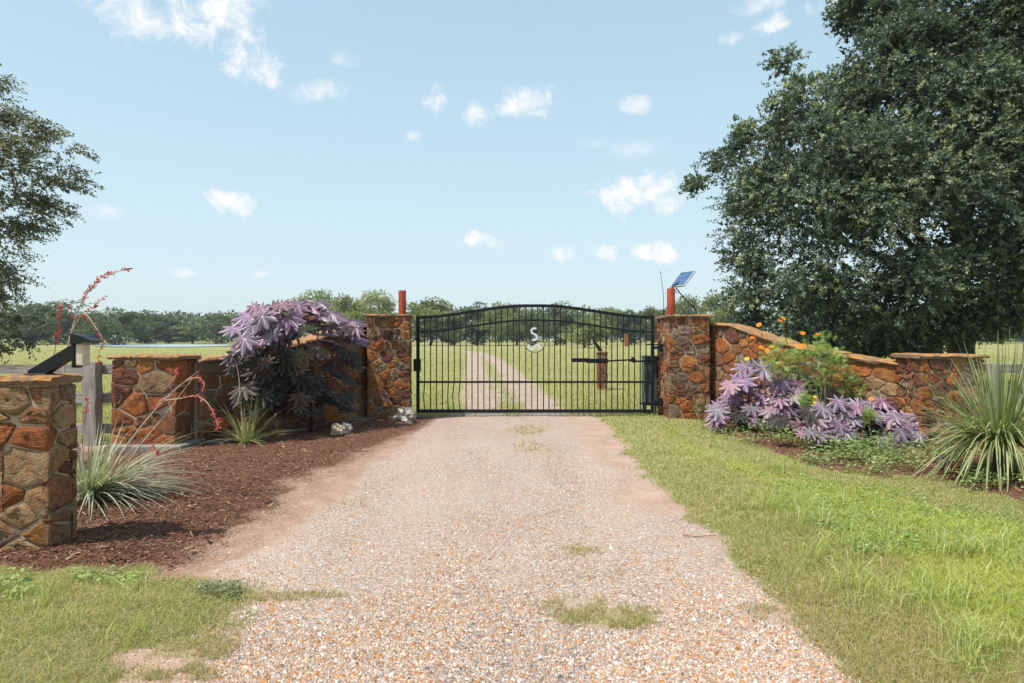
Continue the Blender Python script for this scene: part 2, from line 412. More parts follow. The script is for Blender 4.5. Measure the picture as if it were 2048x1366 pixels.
def ground_mat():
    """gravel, bare dirt, bark mulch and turf soil, mixed by the painted region masks (R gravel, G mulch, B turf)"""
    t = NT('ground'); p = t.pos(); at = t.attr('mask'); sp = t.n('ShaderNodeSeparateColor'); t.put(sp.inputs[0], at.outputs['Color'])
    brk = t.math('ADD', t.noise(3.2, 6, .68, p), t.math('MULTIPLY', t.noise(26, 4, .65, p), .55)); brk = t.math('MULTIPLY_ADD', brk, .75, -.58)
    gm = t.rng(t.math('ADD', sp.outputs[0], brk), .38, .62); mm = t.rng(t.math('ADD', sp.outputs[1], brk), .34, .72); tm = t.rng(t.math('ADD', sp.outputs[2], brk), .36, .62)
    # dirt
    d1 = t.noise(2.0, 7, .66, p); d2 = t.noise(45, 5, .7, p)
    dirt = t.mix(t.rng(d1, .35, .68), (.41, .295, .225), (.29, .18, .125)); dirt = t.mix(t.rng(d2, .52, .75, 0., .55), dirt, (.18, .11, .078)); dirt = t.mix(t.rng(d2, .30, .40, .35, 0.), dirt, (.47, .38, .32))
    dirt = t.mix(t.math('MULTIPLY', at.outputs['Alpha'], t.rng(t.noise(4, 6, .7, p), .30, .55, .35, .95)), dirt, t.mix(t.rng(d2, .4, .6), (.21, .115, .075), (.13, .07, .045)))
    dv = t.vor(85, p); dq = t.n('ShaderNodeSeparateColor'); t.put(dq.inputs[0], dv.outputs['Color']); dirt = t.mix(t.math('MULTIPLY', t.rng(dq.outputs[0], .62, .66), t.rng(dv.outputs['Distance'], .55, .35, 0., .8)), dirt, t.mix(dq.outputs[1], (.55, .46, .38), (.33, .19, .10)))
    # gravel
    v1 = t.vor(62, p); v2 = t.vor(120, p)
    def peb(v):
        q = t.n('ShaderNodeSeparateColor'); t.put(q.inputs[0], v.outputs['Color'])
        return t.ramp(q.outputs[0], [(0, (.50, .44, .40)), (.22, (.39, .32, .28)), (.38, (.42, .22, .09)), (.50, (.36, .27, .21)), (.62, (.20, .175, .17)), (.72, (.55, .50, .45)), (.84, (.33, .15, .05)), (1., (.45, .38, .32))], 'CONSTANT')
    big = t.noise(2.1, 4, .6, p)
    grav = t.mix(.45, peb(v1), peb(v2)); grav = t.mix(t.rng(v1.outputs['Distance'], .35, .75, 0., .55), grav, (.15, .105, .075))
    grav = t.mix(t.rng(t.noise(.9, 5, .6, t.mapv(p, (1.6, .45, 1))), .42, .66, 0., .5), grav, (.43, .335, .27))
    # mulch
    m1 = t.noise(1, 6, .7, t.mapv(p, (34, 70, 1), rot=(0, 0, .5)), dist=1.5); m2 = t.noise(1, 6, .7, t.mapv(p, (75, 30, 1), rot=(0, 0, .2)), dist=1.2)
    mul = t.ramp(t.math('MULTIPLY', t.math('ADD', m1, m2), .5), [(.32, (.032, .015, .010)), (.48, (.125, .056, .034)), (.60, (.22, .11, .068)), (.72, (.34, .19, .125))])
    # soil under turf
    g1 = t.noise(2.2, 5, .6, p); g2 = t.noise(60, 5, .7, p)
    tur = t.mix(t.rng(g1, .35, .65), (.22, .23, .075), (.30, .27, .12)); tur = t.mix(t.rng(g2, .45, .7, 0., .7), tur, (.12, .11, .05))
    c = t.mix(gm, dirt, grav); c = t.mix(mm, c, mul); c = t.mix(tm, c, tur)
    h = t.math('ADD', t.math('MULTIPLY', t.math('SUBTRACT', 1.0, v1.outputs['Distance']), t.math('MULTIPLY', gm, .9)), t.math('ADD', t.math('MULTIPLY', t.math('MULTIPLY', m1, mm), 2.5), t.math('MULTIPLY', d2, .5)))
    return t.end(t.pbr(c, .93, normal=t.bump(h, .7, .012), spec=.2))
M_GROUND = ground_mat()
def field_mat():
    t = NT('meadow'); p = t.pos(); at = t.attr('mask'); sp = t.n('ShaderNodeSeparateColor'); t.put(sp.inputs[0], at.outputs['Color'])
    brk = t.math('MULTIPLY_ADD', t.noise(1.6, 6, .68, p), .9, -.45); tm = t.rng(t.math('ADD', sp.outputs[0], brk), .36, .64)
    a = t.noise(.07, 6, .6, p); b = t.noise(1.3, 6, .68, t.mapv(p, (1, .6, 1))); c2 = t.noise(9, 4, .7, p)
    c = t.mix(t.rng(a, .35, .65), (.215, .225, .070), (.285, .262, .098)); c = t.mix(t.rng(b, .42, .70, 0., .65), c, (.33, .29, .135)); c = t.mix(t.rng(c2, .48, .72, 0., .55), c, (.13, .15, .045))
    tr = t.mix(t.rng(b, .35, .65), (.36, .285, .225), (.30, .205, .15)); tr = t.mix(t.rng(c2, .45, .7), tr, (.38, .33, .24))
    return t.end(t.pbr(t.mix(tm, c, tr), .95, normal=t.bump(t.math('ADD', b, c2), .6, .05), spec=.15))
M_FIELD = field_mat()
def water_mat():
    t = NT('pond_water'); n = t.noise(1, 3, .5, t.mapv(t.pos(), (.8, 3, 1)))
    return t.end(t.pbr((.30, .38, .42), .38, spec=.6, normal=t.bump(n, .5, .06)))  # pale base colour stands in for the reflected sky
M_WATER = water_mat()

# ------------------------------------------------------------------ ground regions
GRAVEL = gpoly([(300, 1420), (380, 1340), (400, 1270), (470, 1205), (450, 1150), (560, 1085), (680, 1012), (745, 950), (805, 890), (868, 842), (900, 826), (930, 815), (1175, 815), (1192, 832), (1212, 855), (1250, 905), (1315, 970), (1400, 1050), (1490, 1130), (1565, 1210), (1645, 1290), (1725, 1370), (1790, 1430)])
TURF_R = gpoly([(1200, 832), (1325, 830), (1432, 842), (1440, 862), (1450, 875), (1560, 908), (1660, 938), (1760, 953), (1870, 957), (1960, 988), (2060, 1008), (2500, 1010), (2600, 1460), (1830, 1460), (1735, 1370), (1655, 1290), (1575, 1210), (1500, 1130), (1410, 1050), (1325, 970), (1260, 905), (1220, 855)])
TURF_L = gpoly([(-700, 1130), (60, 1158), (190, 1152), (330, 1172), (430, 1178), (500, 1182), (480, 1206), (420, 1232), (370, 1250), (300, 1285), (225, 1325), (250, 1366), (300, 1450), (-700, 1450)])
MULCH = gpoly([(-700, 1140), (60, 1156), (185, 1150), (250, 1140), (330, 1105), (430, 1045), (560, 965), (650, 922), (760, 882), (835, 850), (845, 834), (720, 834), (560, 845), (395, 890), (215, 905), (150, 930), (-700, 930)])
BED_R = gpoly([(1428, 843), (1428, 862), (1450, 875), (1560, 908), (1660, 938), (1760, 953), (1870, 957), (1960, 988), (2060, 1008), (2500, 1010), (2500, 880), (1975, 880), (1790, 872), (1600, 842), (1500, 832)])
BEYOND = [(-60, 9.45), (-5.3, 9.45), (-4.5, 9.65), (-2.75, 12.7), (-1.9, 12.95), (2.75, 12.95), (3.5, 12.7), (5.3, 9.9), (6.5, 9.5), (60, 9.5), (60, 60), (-60, 60)]
TRK_L = gpoly([(968, 850), (966, 826), (955, 770), (950, 735), (948, 712), (938, 703), (885, 698), (800, 696.3)])
TRK_R = gpoly([(1098, 850), (1095, 826), (1048, 775), (1010, 735), (978, 711), (952, 703), (893, 698.8), (800, 697)])
RUT_R = gpoly([(1150, 826), (1186, 880), (1240, 945), (1305, 1015), (1375, 1085), (1450, 1160)])
RUT_L = gpoly([(940, 826), (905, 870), (850, 930), (780, 1000), (690, 1090)])
PATCH = [gp(1215, 1232) + (.40, .17, 1.), gp(1150, 1212) + (.3, .16, .5), gp(1165, 1102) + (.2, .16, .7), gp(1055, 860) + (.42, .75, .75), gp(1060, 895) + (.28, .6, .6), gp(560, 1192) + (.45, .09, .8),
         gp(395, 1300) + (.2, .13, .9), gp(350, 1350) + (.2, .1, .8), gp(1520, 1225) + (.2, .15, .5), gp(700, 1010) + (.25, .2, .35), gp(1400, 1235) + (.25, .08, .3), gp(680, 915) + (.5, .25, .3), gp(1200, 1150) + (.2, .15, .4)]

def masks(x, y):
    w = (fbm(x * 1.7, y * 1.7, 3) - .5) * .35; w2 = (fbm(x * 5, y * 5, 9) - .5) * .12
    g = sstep(-.40, .34, poly_sd(x, y, GRAVEL) + w * 1.4 + w2 * 2)
    rut = np.maximum(1 - sstep(.05, .60, line_dist(x, y, RUT_R) + w * 1.6), .7 * (1 - sstep(.05, .55, line_dist(x, y, RUT_L) + w * 1.6))); g = g * (1 - .56 * rut * sstep(4.4, 6.5, y))
    m = sstep(-.62, .30, poly_sd(x, y, MULCH) + w * 1.3 + w2 * 2.5)
    b = sstep(-.12, .12, poly_sd(x, y, BED_R) + .16 + w * .5 + w2)
    tr = sstep(-.24, .20, poly_sd(x, y, TURF_R) + w * .9 + w2 * 2)
    tl = sstep(-.34, .34, poly_sd(x, y, TURF_L) + w * 2.2 + w2 * 3)
    mid = .8 * (1 - sstep(.2, .75, .5 * (line_dist(x, y, TRK_L) + line_dist(x, y, TRK_R)) - .25)) * sstep(.35, .6, fbm(x * 2, y * .8, 35, 3))
    by = sstep(-.15, .15, poly_sd(x, y, BEYOND) + w * .3)
    trk = np.maximum(1 - sstep(.20, .48, line_dist(x, y, TRK_L) + w * .6), 1 - sstep(.24, .52, line_dist(x, y, TRK_R) + w * .6))
    trk = np.maximum(trk, mid); near_gate = 1 - sstep(13.2, 14.2, y)
    t = np.maximum(np.maximum(tr, tl), by * (1 - np.maximum(trk, near_gate * sstep(-2.1, -1.5, x) * sstep(2.6, 2.0, x))))
    pa = np.zeros_like(x)
    for (cx, cy, rx, ry, k) in PATCH:
        q = 1 - np.sqrt(((x - cx) / rx) ** 2 + ((y - cy) / ry) ** 2); pa = np.maximum(pa, k * sstep(-.35, .6, q + w * 1.5 + w2 * 3))
    g = np.maximum(g, by * trk) * (1 - .8 * pa)
    m = np.maximum(m, b * .85) * (1 - tl)
    global BROWN
    BROWN = sstep(-1.15, .05, poly_sd(x, y, MULCH) + w * 1.6 + w2 * 2)
    return g, m, np.maximum(t, pa * .55), pa, b

def height(x, y):
    h = (fbm(x * .9, y * .9, 21) - .5) * .035 + (fbm(x * 7, y * 7, 5, 3) - .5) * .012
    h = h + .05 * sstep(-.1, .5, poly_sd(x, y, MULCH)) * (.4 + 1.2 * fbm(x * 2.4, y * 2.4, 33, 3)) + .03 * sstep(-.1, .3, poly_sd(x, y, BED_R)) + .03 * sstep(-.05, .6, poly_sd(x, y, TURF_R)) + .02 * sstep(-.05, .4, poly_sd(x, y, TURF_L))
    return h

STEP = .05
gx = np.arange(-13, 13 + STEP, STEP); gy = np.arange(.6, 15.5, STEP)
GX, GY = np.meshgrid(gx, gy); nx, ny = len(gx), len(gy)
mg, mm_, mt, mp, mbed = masks(GX, GY)
GZ = height(GX, GY)
def Hs(x, y):
    """ground height at points"""
    i = np.clip((np.asarray(x) - gx[0]) / STEP, 0, nx - 1.001); j = np.clip((np.asarray(y) - gy[0]) / STEP, 0, ny - 1.001)
    a = i.astype(int); b = j.astype(int); fx = i - a; fy = j - b
    return (GZ[b, a] * (1 - fx) + GZ[b, a + 1] * fx) * (1 - fy) + (GZ[b + 1, a] * (1 - fx) + GZ[b + 1, a + 1] * fx) * fy
def Ms(A, x, y):
    a = np.clip(((np.asarray(x) - gx[0]) / STEP + .5).astype(int), 0, nx - 1); b = np.clip(((np.asarray(y) - gy[0]) / STEP + .5).astype(int), 0, ny - 1); return A[b, a]

def build_ground():
    V = np.stack([GX.ravel(), GY.ravel(), GZ.ravel()], 1); C = np.stack([mg.ravel(), mm_.ravel(), mt.ravel(), BROWN.ravel()], 1)
    I = np.arange(nx * ny).reshape(ny, nx)
    Q = np.stack([I[:-1, :-1], I[:-1, 1:], I[1:, 1:], I[1:, :-1]], -1).reshape(-1, 4)
    cx = GX[:-1, :-1].ravel(); cy = GY[:-1, :-1].ravel()
    g = mg[:-1, :-1].ravel(); m = mm_[:-1, :-1].ravel(); t = mt[:-1, :-1].ravel()
    far = poly_sd(cx, cy, BEYOND) > 0
    cls = np.where((m > .5) & (t < .6), np.where(cx < 0, 1, 2), np.where((t > .5), np.where(far, 5, np.where(cx < 0, 3, 4)), 0))
    names = ['driveway', 'mulch_bed', 'planting_bed', 'lawn', 'lawn', 'meadow']
    labs = ['pale gravel and dirt driveway leading up to the gate', 'brown bark mulch bed below the stone wall', 'weedy planting bed below the curved stone wall on the right', 'short grass in the lower left corner', 'sloping green lawn right of the driveway', 'meadow grass just behind the gate and walls']
    for k in range(6):
        sel = Q[cls == k]; u, inv = np.unique(sel, return_inverse=True)
        me = mesh_np(names[k], V[u], inv.reshape(-1, 4), smooth=True, extra={'mask': C[u]})
        o = obj(names[k], me, M_GROUND, kind='structure'); o['label'] = labs[k]
    # the field beyond, on a fan of quads that widens with distance
    ys = [15.3]
    while ys[-1] < 700: ys.append(ys[-1] * 1.022)
    ys = np.array(ys); us = np.arange(-1.4, 1.401, .007)
    X = us[None, :] * ys[:, None]; Y = np.repeat(ys[:, None], len(us), 1)
    trk = np.maximum(1 - sstep(.10, .80, line_dist(X, Y, TRK_L)), 1 - sstep(.12, .84, line_dist(X, Y, TRK_R)))
    trk = np.maximum(trk, .85 * (1 - sstep(.5, .95, .5 * (line_dist(X, Y, TRK_L) + line_dist(X, Y, TRK_R)))))
    Z = (fbm(X * .3, Y * .3, 41, 3) - .5) * .05 * sstep(15, 18, Y) + (fbm(X * .02, Y * .02, 43, 2) - .5) * .16 * sstep(30, 110, Y)
    Z = Z - .02
    I = np.arange(X.size).reshape(X.shape); Q = np.stack([I[:-1, :-1], I[:-1, 1:], I[1:, 1:], I[1:, :-1]], -1).reshape(-1, 4)
    V = np.stack([X.ravel(), Y.ravel(), Z.ravel()], 1); C = np.stack([trk.ravel()] * 3, 1)
    tq = trk[:-1, :-1].ravel() > .5
    for nm, sel, lab in (('field', Q[~tq], 'wide sunlit pasture behind the gate'), ('farm_track', Q[tq], 'two wheel ruts of pale dirt winding across the pasture')):
        u, inv = np.unique(sel, return_inverse=True)
        o = obj(nm, mesh_np(nm, V[u], inv.reshape(-1, 4), smooth=True, extra={'mask': C[u]}), M_FIELD, kind='structure'); o['label'] = lab
    s = 4000
    o = obj('terrain', mesh_np('terrain', [(-s, -s, -.45), (s, -s, -.45), (s, s, -.45), (-s, s, -.45)], [[0, 1, 2, 3]], extra={'mask': np.zeros((4, 3))}), M_FIELD, kind='structure'); o['label'] = 'flat grassland out to the horizon'
    # pond
    ring = [gp(px, py) for px, py in [(185, 690.6), (230, 689.8), (300, 689.6), (370, 689.9), (430, 690.3), (470, 690.9), (450, 693.2), (380, 694.6), (300, 694.8), (230, 694.2), (188, 692.6)]]
    o = obj('pond', mesh_np('pond', [(a, b, .09) for a, b in ring], [list(range(len(ring)))]), M_WATER, kind='structure'); o['label'] = 'narrow strip of pale blue pond water in the far pasture'
build_ground()

# ------------------------------------------------------------------ stone masonry
def clip_poly(P, n, c):
    out = []
    for i in range(len(P)):
        a, b = P[i], P[(i + 1) % len(P)]; da = a[0] * n[0] + a[1] * n[1] - c; db = b[0] * n[0] + b[1] * n[1] - c
        if da <= 0: out.append(a)
        if (da < 0 < db) or (db < 0 < da):
            t = da / (da - db); out.append((a[0] + (b[0] - a[0]) * t, a[1] + (b[1] - a[1]) * t))
    return out
def area(P): return .5 * sum(P[i][0] * P[(i + 1) % len(P)][1] - P[(i + 1) % len(P)][0] * P[i][1] for i in range(len(P)))
def laguerre(W, H, n, rng, an=1.25):
    """irregular convex stones filling a W x H face: small ones tucked between large ones"""
    H2 = H * an; r0 = math.sqrt(W * H2 / n)
    pts = rng.uniform((0, 0), (W, H2), (n, 2)); w = (rng.uniform(.0, .95, n) * r0) ** 2
    cells = []
    for it in range(4):
        cells = []
        for i in range(n):
            P = [(0, 0), (W, 0), (W, H2), (0, H2)]
            for j in np.argsort(((pts - pts[i]) ** 2).sum(1))[1:26]:
                nn = 2 * (pts[j] - pts[i]); c = (pts[j] ** 2).sum() - (pts[i] ** 2).sum() - w[j] + w[i]
                P = clip_poly(P, nn, c)
                if len(P) < 3: break
            cells.append(P)
        if it < 3:
            for i, P in enumerate(cells):
                if len(P) >= 3: pts[i] = pts[i] * .45 + np.mean(P, 0) * .55
    return [[(a, b / an) for a, b in P] for P in cells if len(P) >= 3 and abs(area(P)) > .0012]
def inset(P, g):
    Q = P[:]
    if area(P) < 0: P = P[::-1]; Q = P[:]
    for i in range(len(P)):
        a, b = P[i], P[(i + 1) % len(P)]; e = (b[0] - a[0], b[1] - a[1]); l = math.hypot(*e)
        if l < 1e-6: continue
        nn = (e[1] / l, -e[0] / l); Q = clip_poly(Q, nn, nn[0] * a[0] + nn[1] * a[1] - g)
        if len(Q) < 3: return None
    return Q
def stone_mesh(P, rng, proud, corner=.07):
    """rough split-faced stone from its outline; local x along the wall, y outwards, z up"""
    Q = []
    for i in range(len(P)):
        a = np.array(P[i]); b = np.array(P[(i + 1) % len(P)]); l = np.hypot(*(b - a))
        if l < .03: Q.append((a + b) / 2); continue
        Q.append(a * (1 - corner) + b * corner)
        if l > .16: Q.append((a + b) / 2 + rng.normal(0, .004, 2))
        Q.append(a * corner + b * (1 - corner))
    Q = np.array(Q); c = Q.mean(0); n = len(Q); Q = Q - c; size = np.sqrt((Q ** 2).sum(1)).mean()
    tx, tz = rng.normal(0, .07, 2); rx, rz = rng.normal(0, .16, 2) * size
    V = []
    for (sc_, y, j, js) in ((1.0, -.03, 0, 0), (1.0, proud * .6, .002, 0), (.95, proud * .97, .003, .012), (.66, proud, .0045, .16), (.32, proud, .005, .3)):
        Qk = (Q + np.roll(Q, -1, 0)) / 2 if sc_ == .66 else Q
        R = Qk * sc_ * (1 + rng.normal(0, js, (n, 1)) if js else 1) + np.array([rx, rz]) * (1 - sc_)
        yy = y + (rng.normal(0, j, n) if j else 0) + (R @ np.array([tx, tz]) if y > 0 else 0)
        V.append(np.stack([R[:, 0], np.full(n, 1.) * yy, R[:, 1]], 1))
    V.append(np.array([[rx, proud + rng.normal(0, .005), rz]]))
    Fc = []
    for k in range(4):
        for i in range(n):
            j = (i + 1) % n; Fc.append([k * n + j, k * n + i, (k + 1) * n + i, (k + 1) * n + j])
    for i in range(n): Fc.append([4 * n + (i + 1) % n, 4 * n + i, 5 * n])
    return np.concatenate(V), Fc, c
def stone_face(parent, O, U, N, W, H, n, rng, weights, proud=.022, hfun=None, joint=.0085):
    """cover one wall face with separate stones"""
    keys = list(weights); pw = np.array([weights[k] for k in keys], float); pw /= pw.sum()
    for P in laguerre(W, H, n, rng):
        P = inset(P, joint * rng.uniform(.7, 1.5))
        if not P or abs(area(P)) < .0008: continue
        if hfun: P = [(u, v * hfun(u)) for u, v in P]
        V, Fc, c = stone_mesh(P, rng, proud * rng.uniform(.6, 1.35))
        me = mesh_np('stone', V, Fc); nf = len(Fc) // 5; me.polygons.foreach_set('use_smooth', np.arange(len(Fc)) >= 2 * nf)
        M = Matrix(((U.x, N.x, 0, 0), (U.y, N.y, 0, 0), (0, 0, 1, 0), (0, 0, 0, 1)))
        M.translation = O + U * float(c[0]) + Vector((0, 0, float(c[1])))
        obj('stone', me, STONES[keys[rng.choice(len(keys), p=pw)]], parent, M)
def cap_piece(parent, path, half, z, thick, rng, name='cap_stone'):
    """one flat slab of the coping between two stations (point, side vector)"""
    (p0, s0, z0), (p1, s1, z1) = path; V = []; n = 5
    for k in range(n):
        t = k / (n - 1); p = p0.lerp(p1, t); s = s0.lerp(s1, t).normalized(); zz = z0 + (z1 - z0) * t
        a = half * (1 + rng.normal(0, .03)); b = half * (1 + rng.normal(0, .03)); e = .012 if k in (0, n - 1) else 0
        for (q, dz) in ((-a + .015, 0), (-a, thick * .5), (-a + .018, thick - e), (0, thick + rng.normal(.004, .004) - e), (b - .018, thick - e), (b, thick * .5), (b - .015, 0)):
            V.append(p + s * (q + rng.normal(0, .005)) + Vector((0, 0, zz + dz + rng.normal(0, .003))))
    Fc = []
    for k in range(n - 1):
        for i in range(6): Fc.append([k * 7 + i, k * 7 + i + 1, (k + 1) * 7 + i + 1, (k + 1) * 7 + i])
        Fc.append([k * 7 + 6, k * 7, (k + 1) * 7, (k + 1) * 7 + 6])
    Fc.append(list(range(7))[::-1]); Fc.append([(n - 1) * 7 + i for i in range(7)])
    c = sum((Vector(v) for v in V), Vector()) / len(V)
    obj(name, mesh_np(name, np.array([tuple(v - c) for v in V]), Fc), M_CAP, parent, Matrix.Translation(c))

MIX_MAIN = dict(rust=.27, ochre=.15, maroon=.22, tan=.09, grey=.10, brown=.22)
MIX_LEFT = dict(rust=.20, ochre=.14, maroon=.14, tan=.16, grey=.12, brown=.24)
def stone_pillar(name, fl, w, t, h, rot, label, seed, dens=46, mix=MIX_MAIN, capw=.04, capt=.055, back=True, caps=3, proud=.022):
    """fl: front-left corner on the ground (x, y); rot: turn of the whole pillar"""
    rng = np.random.default_rng(seed)
    ux = Vector((math.cos(rot), math.sin(rot), 0)); uy = Vector((-math.sin(rot), math.cos(rot), 0))
    A = Vector((fl[0], fl[1], 0)); ctr = A + ux * w / 2 + uy * t / 2
    root = thing(name, ctr, label, 'pillar')
    R = Matrix.Rotation(rot, 3, 'Z'); hb = h - capt
    mb = MB(); mb.box(ctr + Vector((0, 0, hb / 2 - .05)), (w - .05, t - .05, hb + .1), R); mb.build('mortar_core', M_MORTAR, root)
    q = .025; z0 = Vector((0, 0, .005))
    # U must satisfy U x N = up
    faces = [(A + ux * (w - 0) + uy * q, -ux, -uy, w), (A + uy * t - uy * 0 + ux * (w - q), -uy * 1, ux, t), (A + ux * q, uy, -ux, t)]
    faces[1] = (A + ux * (w - q) + uy * t, -uy, ux, t)
    if back: faces.append((A + uy * (t - q), ux, uy, w))
    for (O, U, N, W) in faces:
        # N x up orientation check
        if U.cross(N).z < 0: O = O + U * W; U = -U
        stone_face(root, O + z0, U, N, W, hb - .01, max(6, int(dens * W * hb)), rng, mix, proud)
    # coping: two rows of slabs so that joints show
    ends = sorted([0, 1] + [(k + rng.uniform(-.15, .15)) / caps for k in range(1, caps)])
    for a, b in zip(ends[:-1], ends[1:]):
        L = w + 2 * capw; p0 = ctr + ux * (-L / 2 + L * a + .003); p1 = ctr + ux * (-L / 2 + L * b - .003)
        cap_piece(root, ((p0, uy, hb), (p1, uy, hb + rng.normal(0, .003))), t / 2 + capw, hb, capt * rng.uniform(.85, 1.1), rng)
    return root
def wing_wall(name, a, b, thick, prof, label, seed, dens=27, mix=MIX_MAIN, side=1):
    """a -> b: ends of the face that looks at the drive; prof: [(t, z)] top of the masonry"""
    rng = np.random.default_rng(seed); a = Vector((*a, 0)); b = Vector((*b, 0)); L = (b - a).length; D = (b - a).normalized()
    N = Vector((D.y, -D.x, 0)) * side
    hp = lambda t: float(np.interp(t, [p[0] for p in prof], [p[1] for p in prof]))
    mid = (a + b) / 2 - N * thick / 2; root = thing(name, mid, label, 'wall')
    V = []; K = 24
    for k in range(K + 1):
        p = a + (b - a) * k / K; z = hp(k / K)
        for q, zz in ((-.02, -.1), (-.02, z), (-thick + .02, z), (-thick + .02, -.1)): V.append(p + N * q + Vector((0, 0, zz)))
    Fc = [[k * 4 + i, k * 4 + (i + 1) % 4, (k + 1) * 4 + (i + 1) % 4, (k + 1) * 4 + i] for k in range(K) for i in range(4)] + [[0, 1, 2, 3], [K * 4 + 3, K * 4 + 2, K * 4 + 1, K * 4]]
    obj('mortar_core', mesh_np('core', np.array([tuple(v) for v in V]), Fc), M_MORTAR, root)
    hm = max(p[1] for p in prof)
    for (P0, U, NN, f) in ((a - N * .02, D, N, lambda u: hp(u / L) / hm), (a - N * (thick - .02), D, -N, lambda u: hp(u / L) / hm)):
        if U.cross(NN).z < 0:
            g = f; P0 = P0 + U * L; U = -U; f = (lambda gg: (lambda u: gg(L - u)))(g)
        stone_face(root, P0 + Vector((0, 0, .005)), U, NN, L, hm - .01, int(dens * L * hm), rng, mix, .024, hfun=f)
    n = max(3, int(L / .42)); e = np.sort(np.concatenate([[0, 1], (np.arange(1, n) + rng.uniform(-.2, .2, n - 1)) / n]))
    for s0, s1 in zip(e[:-1], e[1:]):
        m_ = 2 if s1 - s0 > .08 else 1
        p0 = a + (b - a) * s0 - N * thick / 2 + D * .003; p1 = a + (b - a) * s1 - N * thick / 2 - D * .003
        cap_piece(root, ((p0, N, hp(s0) + .002), (p1, N, hp(s1) + .002)), thick / 2 + .05, 0, .055 * rng.uniform(.85, 1.15), rng)
    return root, N

# gate pillars
GD = 13.0                                                    # depth of the gate
xl0 = (735 - CXP) / F * 12.35; xl1 = (821 - CXP) / F * 12.35
stone_pillar('gate_pillar', (xl0, 12.28), xl1 - xl0, .80, 1.93, math.radians(7), 'stone gate pillar carrying the house number, left of the gate', 11, dens=50)
xr0 = (1337 - CXP) / F * 12.35; xr1 = (1421 - CXP) / F * 12.35
stone_pillar('gate_pillar', (xr0, 12.35), xr1 - xr0, 1.0, 1.92, 0, 'stone gate pillar under the solar panel, at the hinge side of the gate', 12, dens=44, mix=dict(rust=.24, ochre=.18, maroon=.18, tan=.14, grey=.12, brown=.14))
# low end pillars of the wing walls
x0 = (222 - CXP) / F * 8.95; x1 = (352 - CXP) / F * 8.95
stone_pillar('end_pillar', (x0, 8.95), x1 - x0, .62, 1.27, 0, 'low square stone pillar with rust coloured stones beside the grey fence post', 13, dens=20, mix=dict(rust=.38, ochre=.18, maroon=.2, tan=.05, grey=.06, brown=.18))
mb = MB(); mb.box((x0 + (x1 - x0) / 2 + .03, 8.95 + .31, .02), (x1 - x0 + .2, .9, .16), None, .015)
o = mb.build('concrete_footing', M_CONC); tag(o, 'grey concrete footing slab under the low stone pillar by the fence', 'footing')
x0r = (1842 - CXP) / F * 9.0; x1r = (1972 - CXP) / F * 9.0
stone_pillar('end_pillar', (x0r, 9.0), x1r - x0r, .62, 1.28, 0, 'low stone pillar behind the big spiky grass plant', 14, dens=46)
# wing walls
prof_r = [(0, 1.73), (.08, 1.725), (.16, 1.68), (.24, 1.595), (.34, 1.48), (.45, 1.38), (.58, 1.29), (.72, 1.21), (.86, 1.14), (1, 1.09)]
prof_l = [(0, 1.70), (.10, 1.69), (.2, 1.63), (.3, 1.54), (.4, 1.44), (.52, 1.34), (.65, 1.26), (.8, 1.2), (1, 1.14)]
wing_wall('curved_wall', (3.62, 12.62), (5.42, 9.55), .34, prof_r, 'stone wall with orange lichened top sweeping down behind the orange flowers', 21, side=1)
r, NL = wing_wall('curved_wall', (-2.555, 12.75), (-4.34, 9.42), .34, prof_l, 'shaded stone wall sweeping down behind the tall purple leaved plant', 22, side=-1, mix=MIX_LEFT)
# footing along the shaded wall
mb = MB(); a = Vector((-2.66, 12.45, 0)); b = Vector((-4.3, 9.5, 0)); ang = math.atan2(b.y - a.y, b.x - a.x)
mb.box((a + b) / 2 + Vector((.05, -.03, .01)), ((b - a).length - .1, .42, .10), Matrix.Rotation(ang, 3, 'Z'), .012)
tag(mb.build('concrete_footing', M_CONC), 'long concrete footing strip along the base of the shaded curved wall', 'footing')
# slim keypad pillars
MIX_KP = dict(rust=.17, ochre=.12, maroon=.10, tan=.36, grey=.12, brown=.13)
xk1 = (99 - CXP) / F * 4.66
KP = stone_pillar('keypad_pillar', (xk1 - .385, 4.66), .385, .31, 1.235, 0, 'slim stone pillar with tan stones, nearest to the viewer on the left', 15, dens=42, mix=MIX_KP, capw=.02, capt=.06, caps=2, proud=.02)
xk = (1195 - CXP) / F * 19.7
stone_pillar('keypad_pillar', (xk, 19.7), .30, .30, 1.10, 0, 'slim stone pillar standing in the pasture behind the gate', 16, dens=80, capw=.015, capt=.045, caps=1, proud=.015)

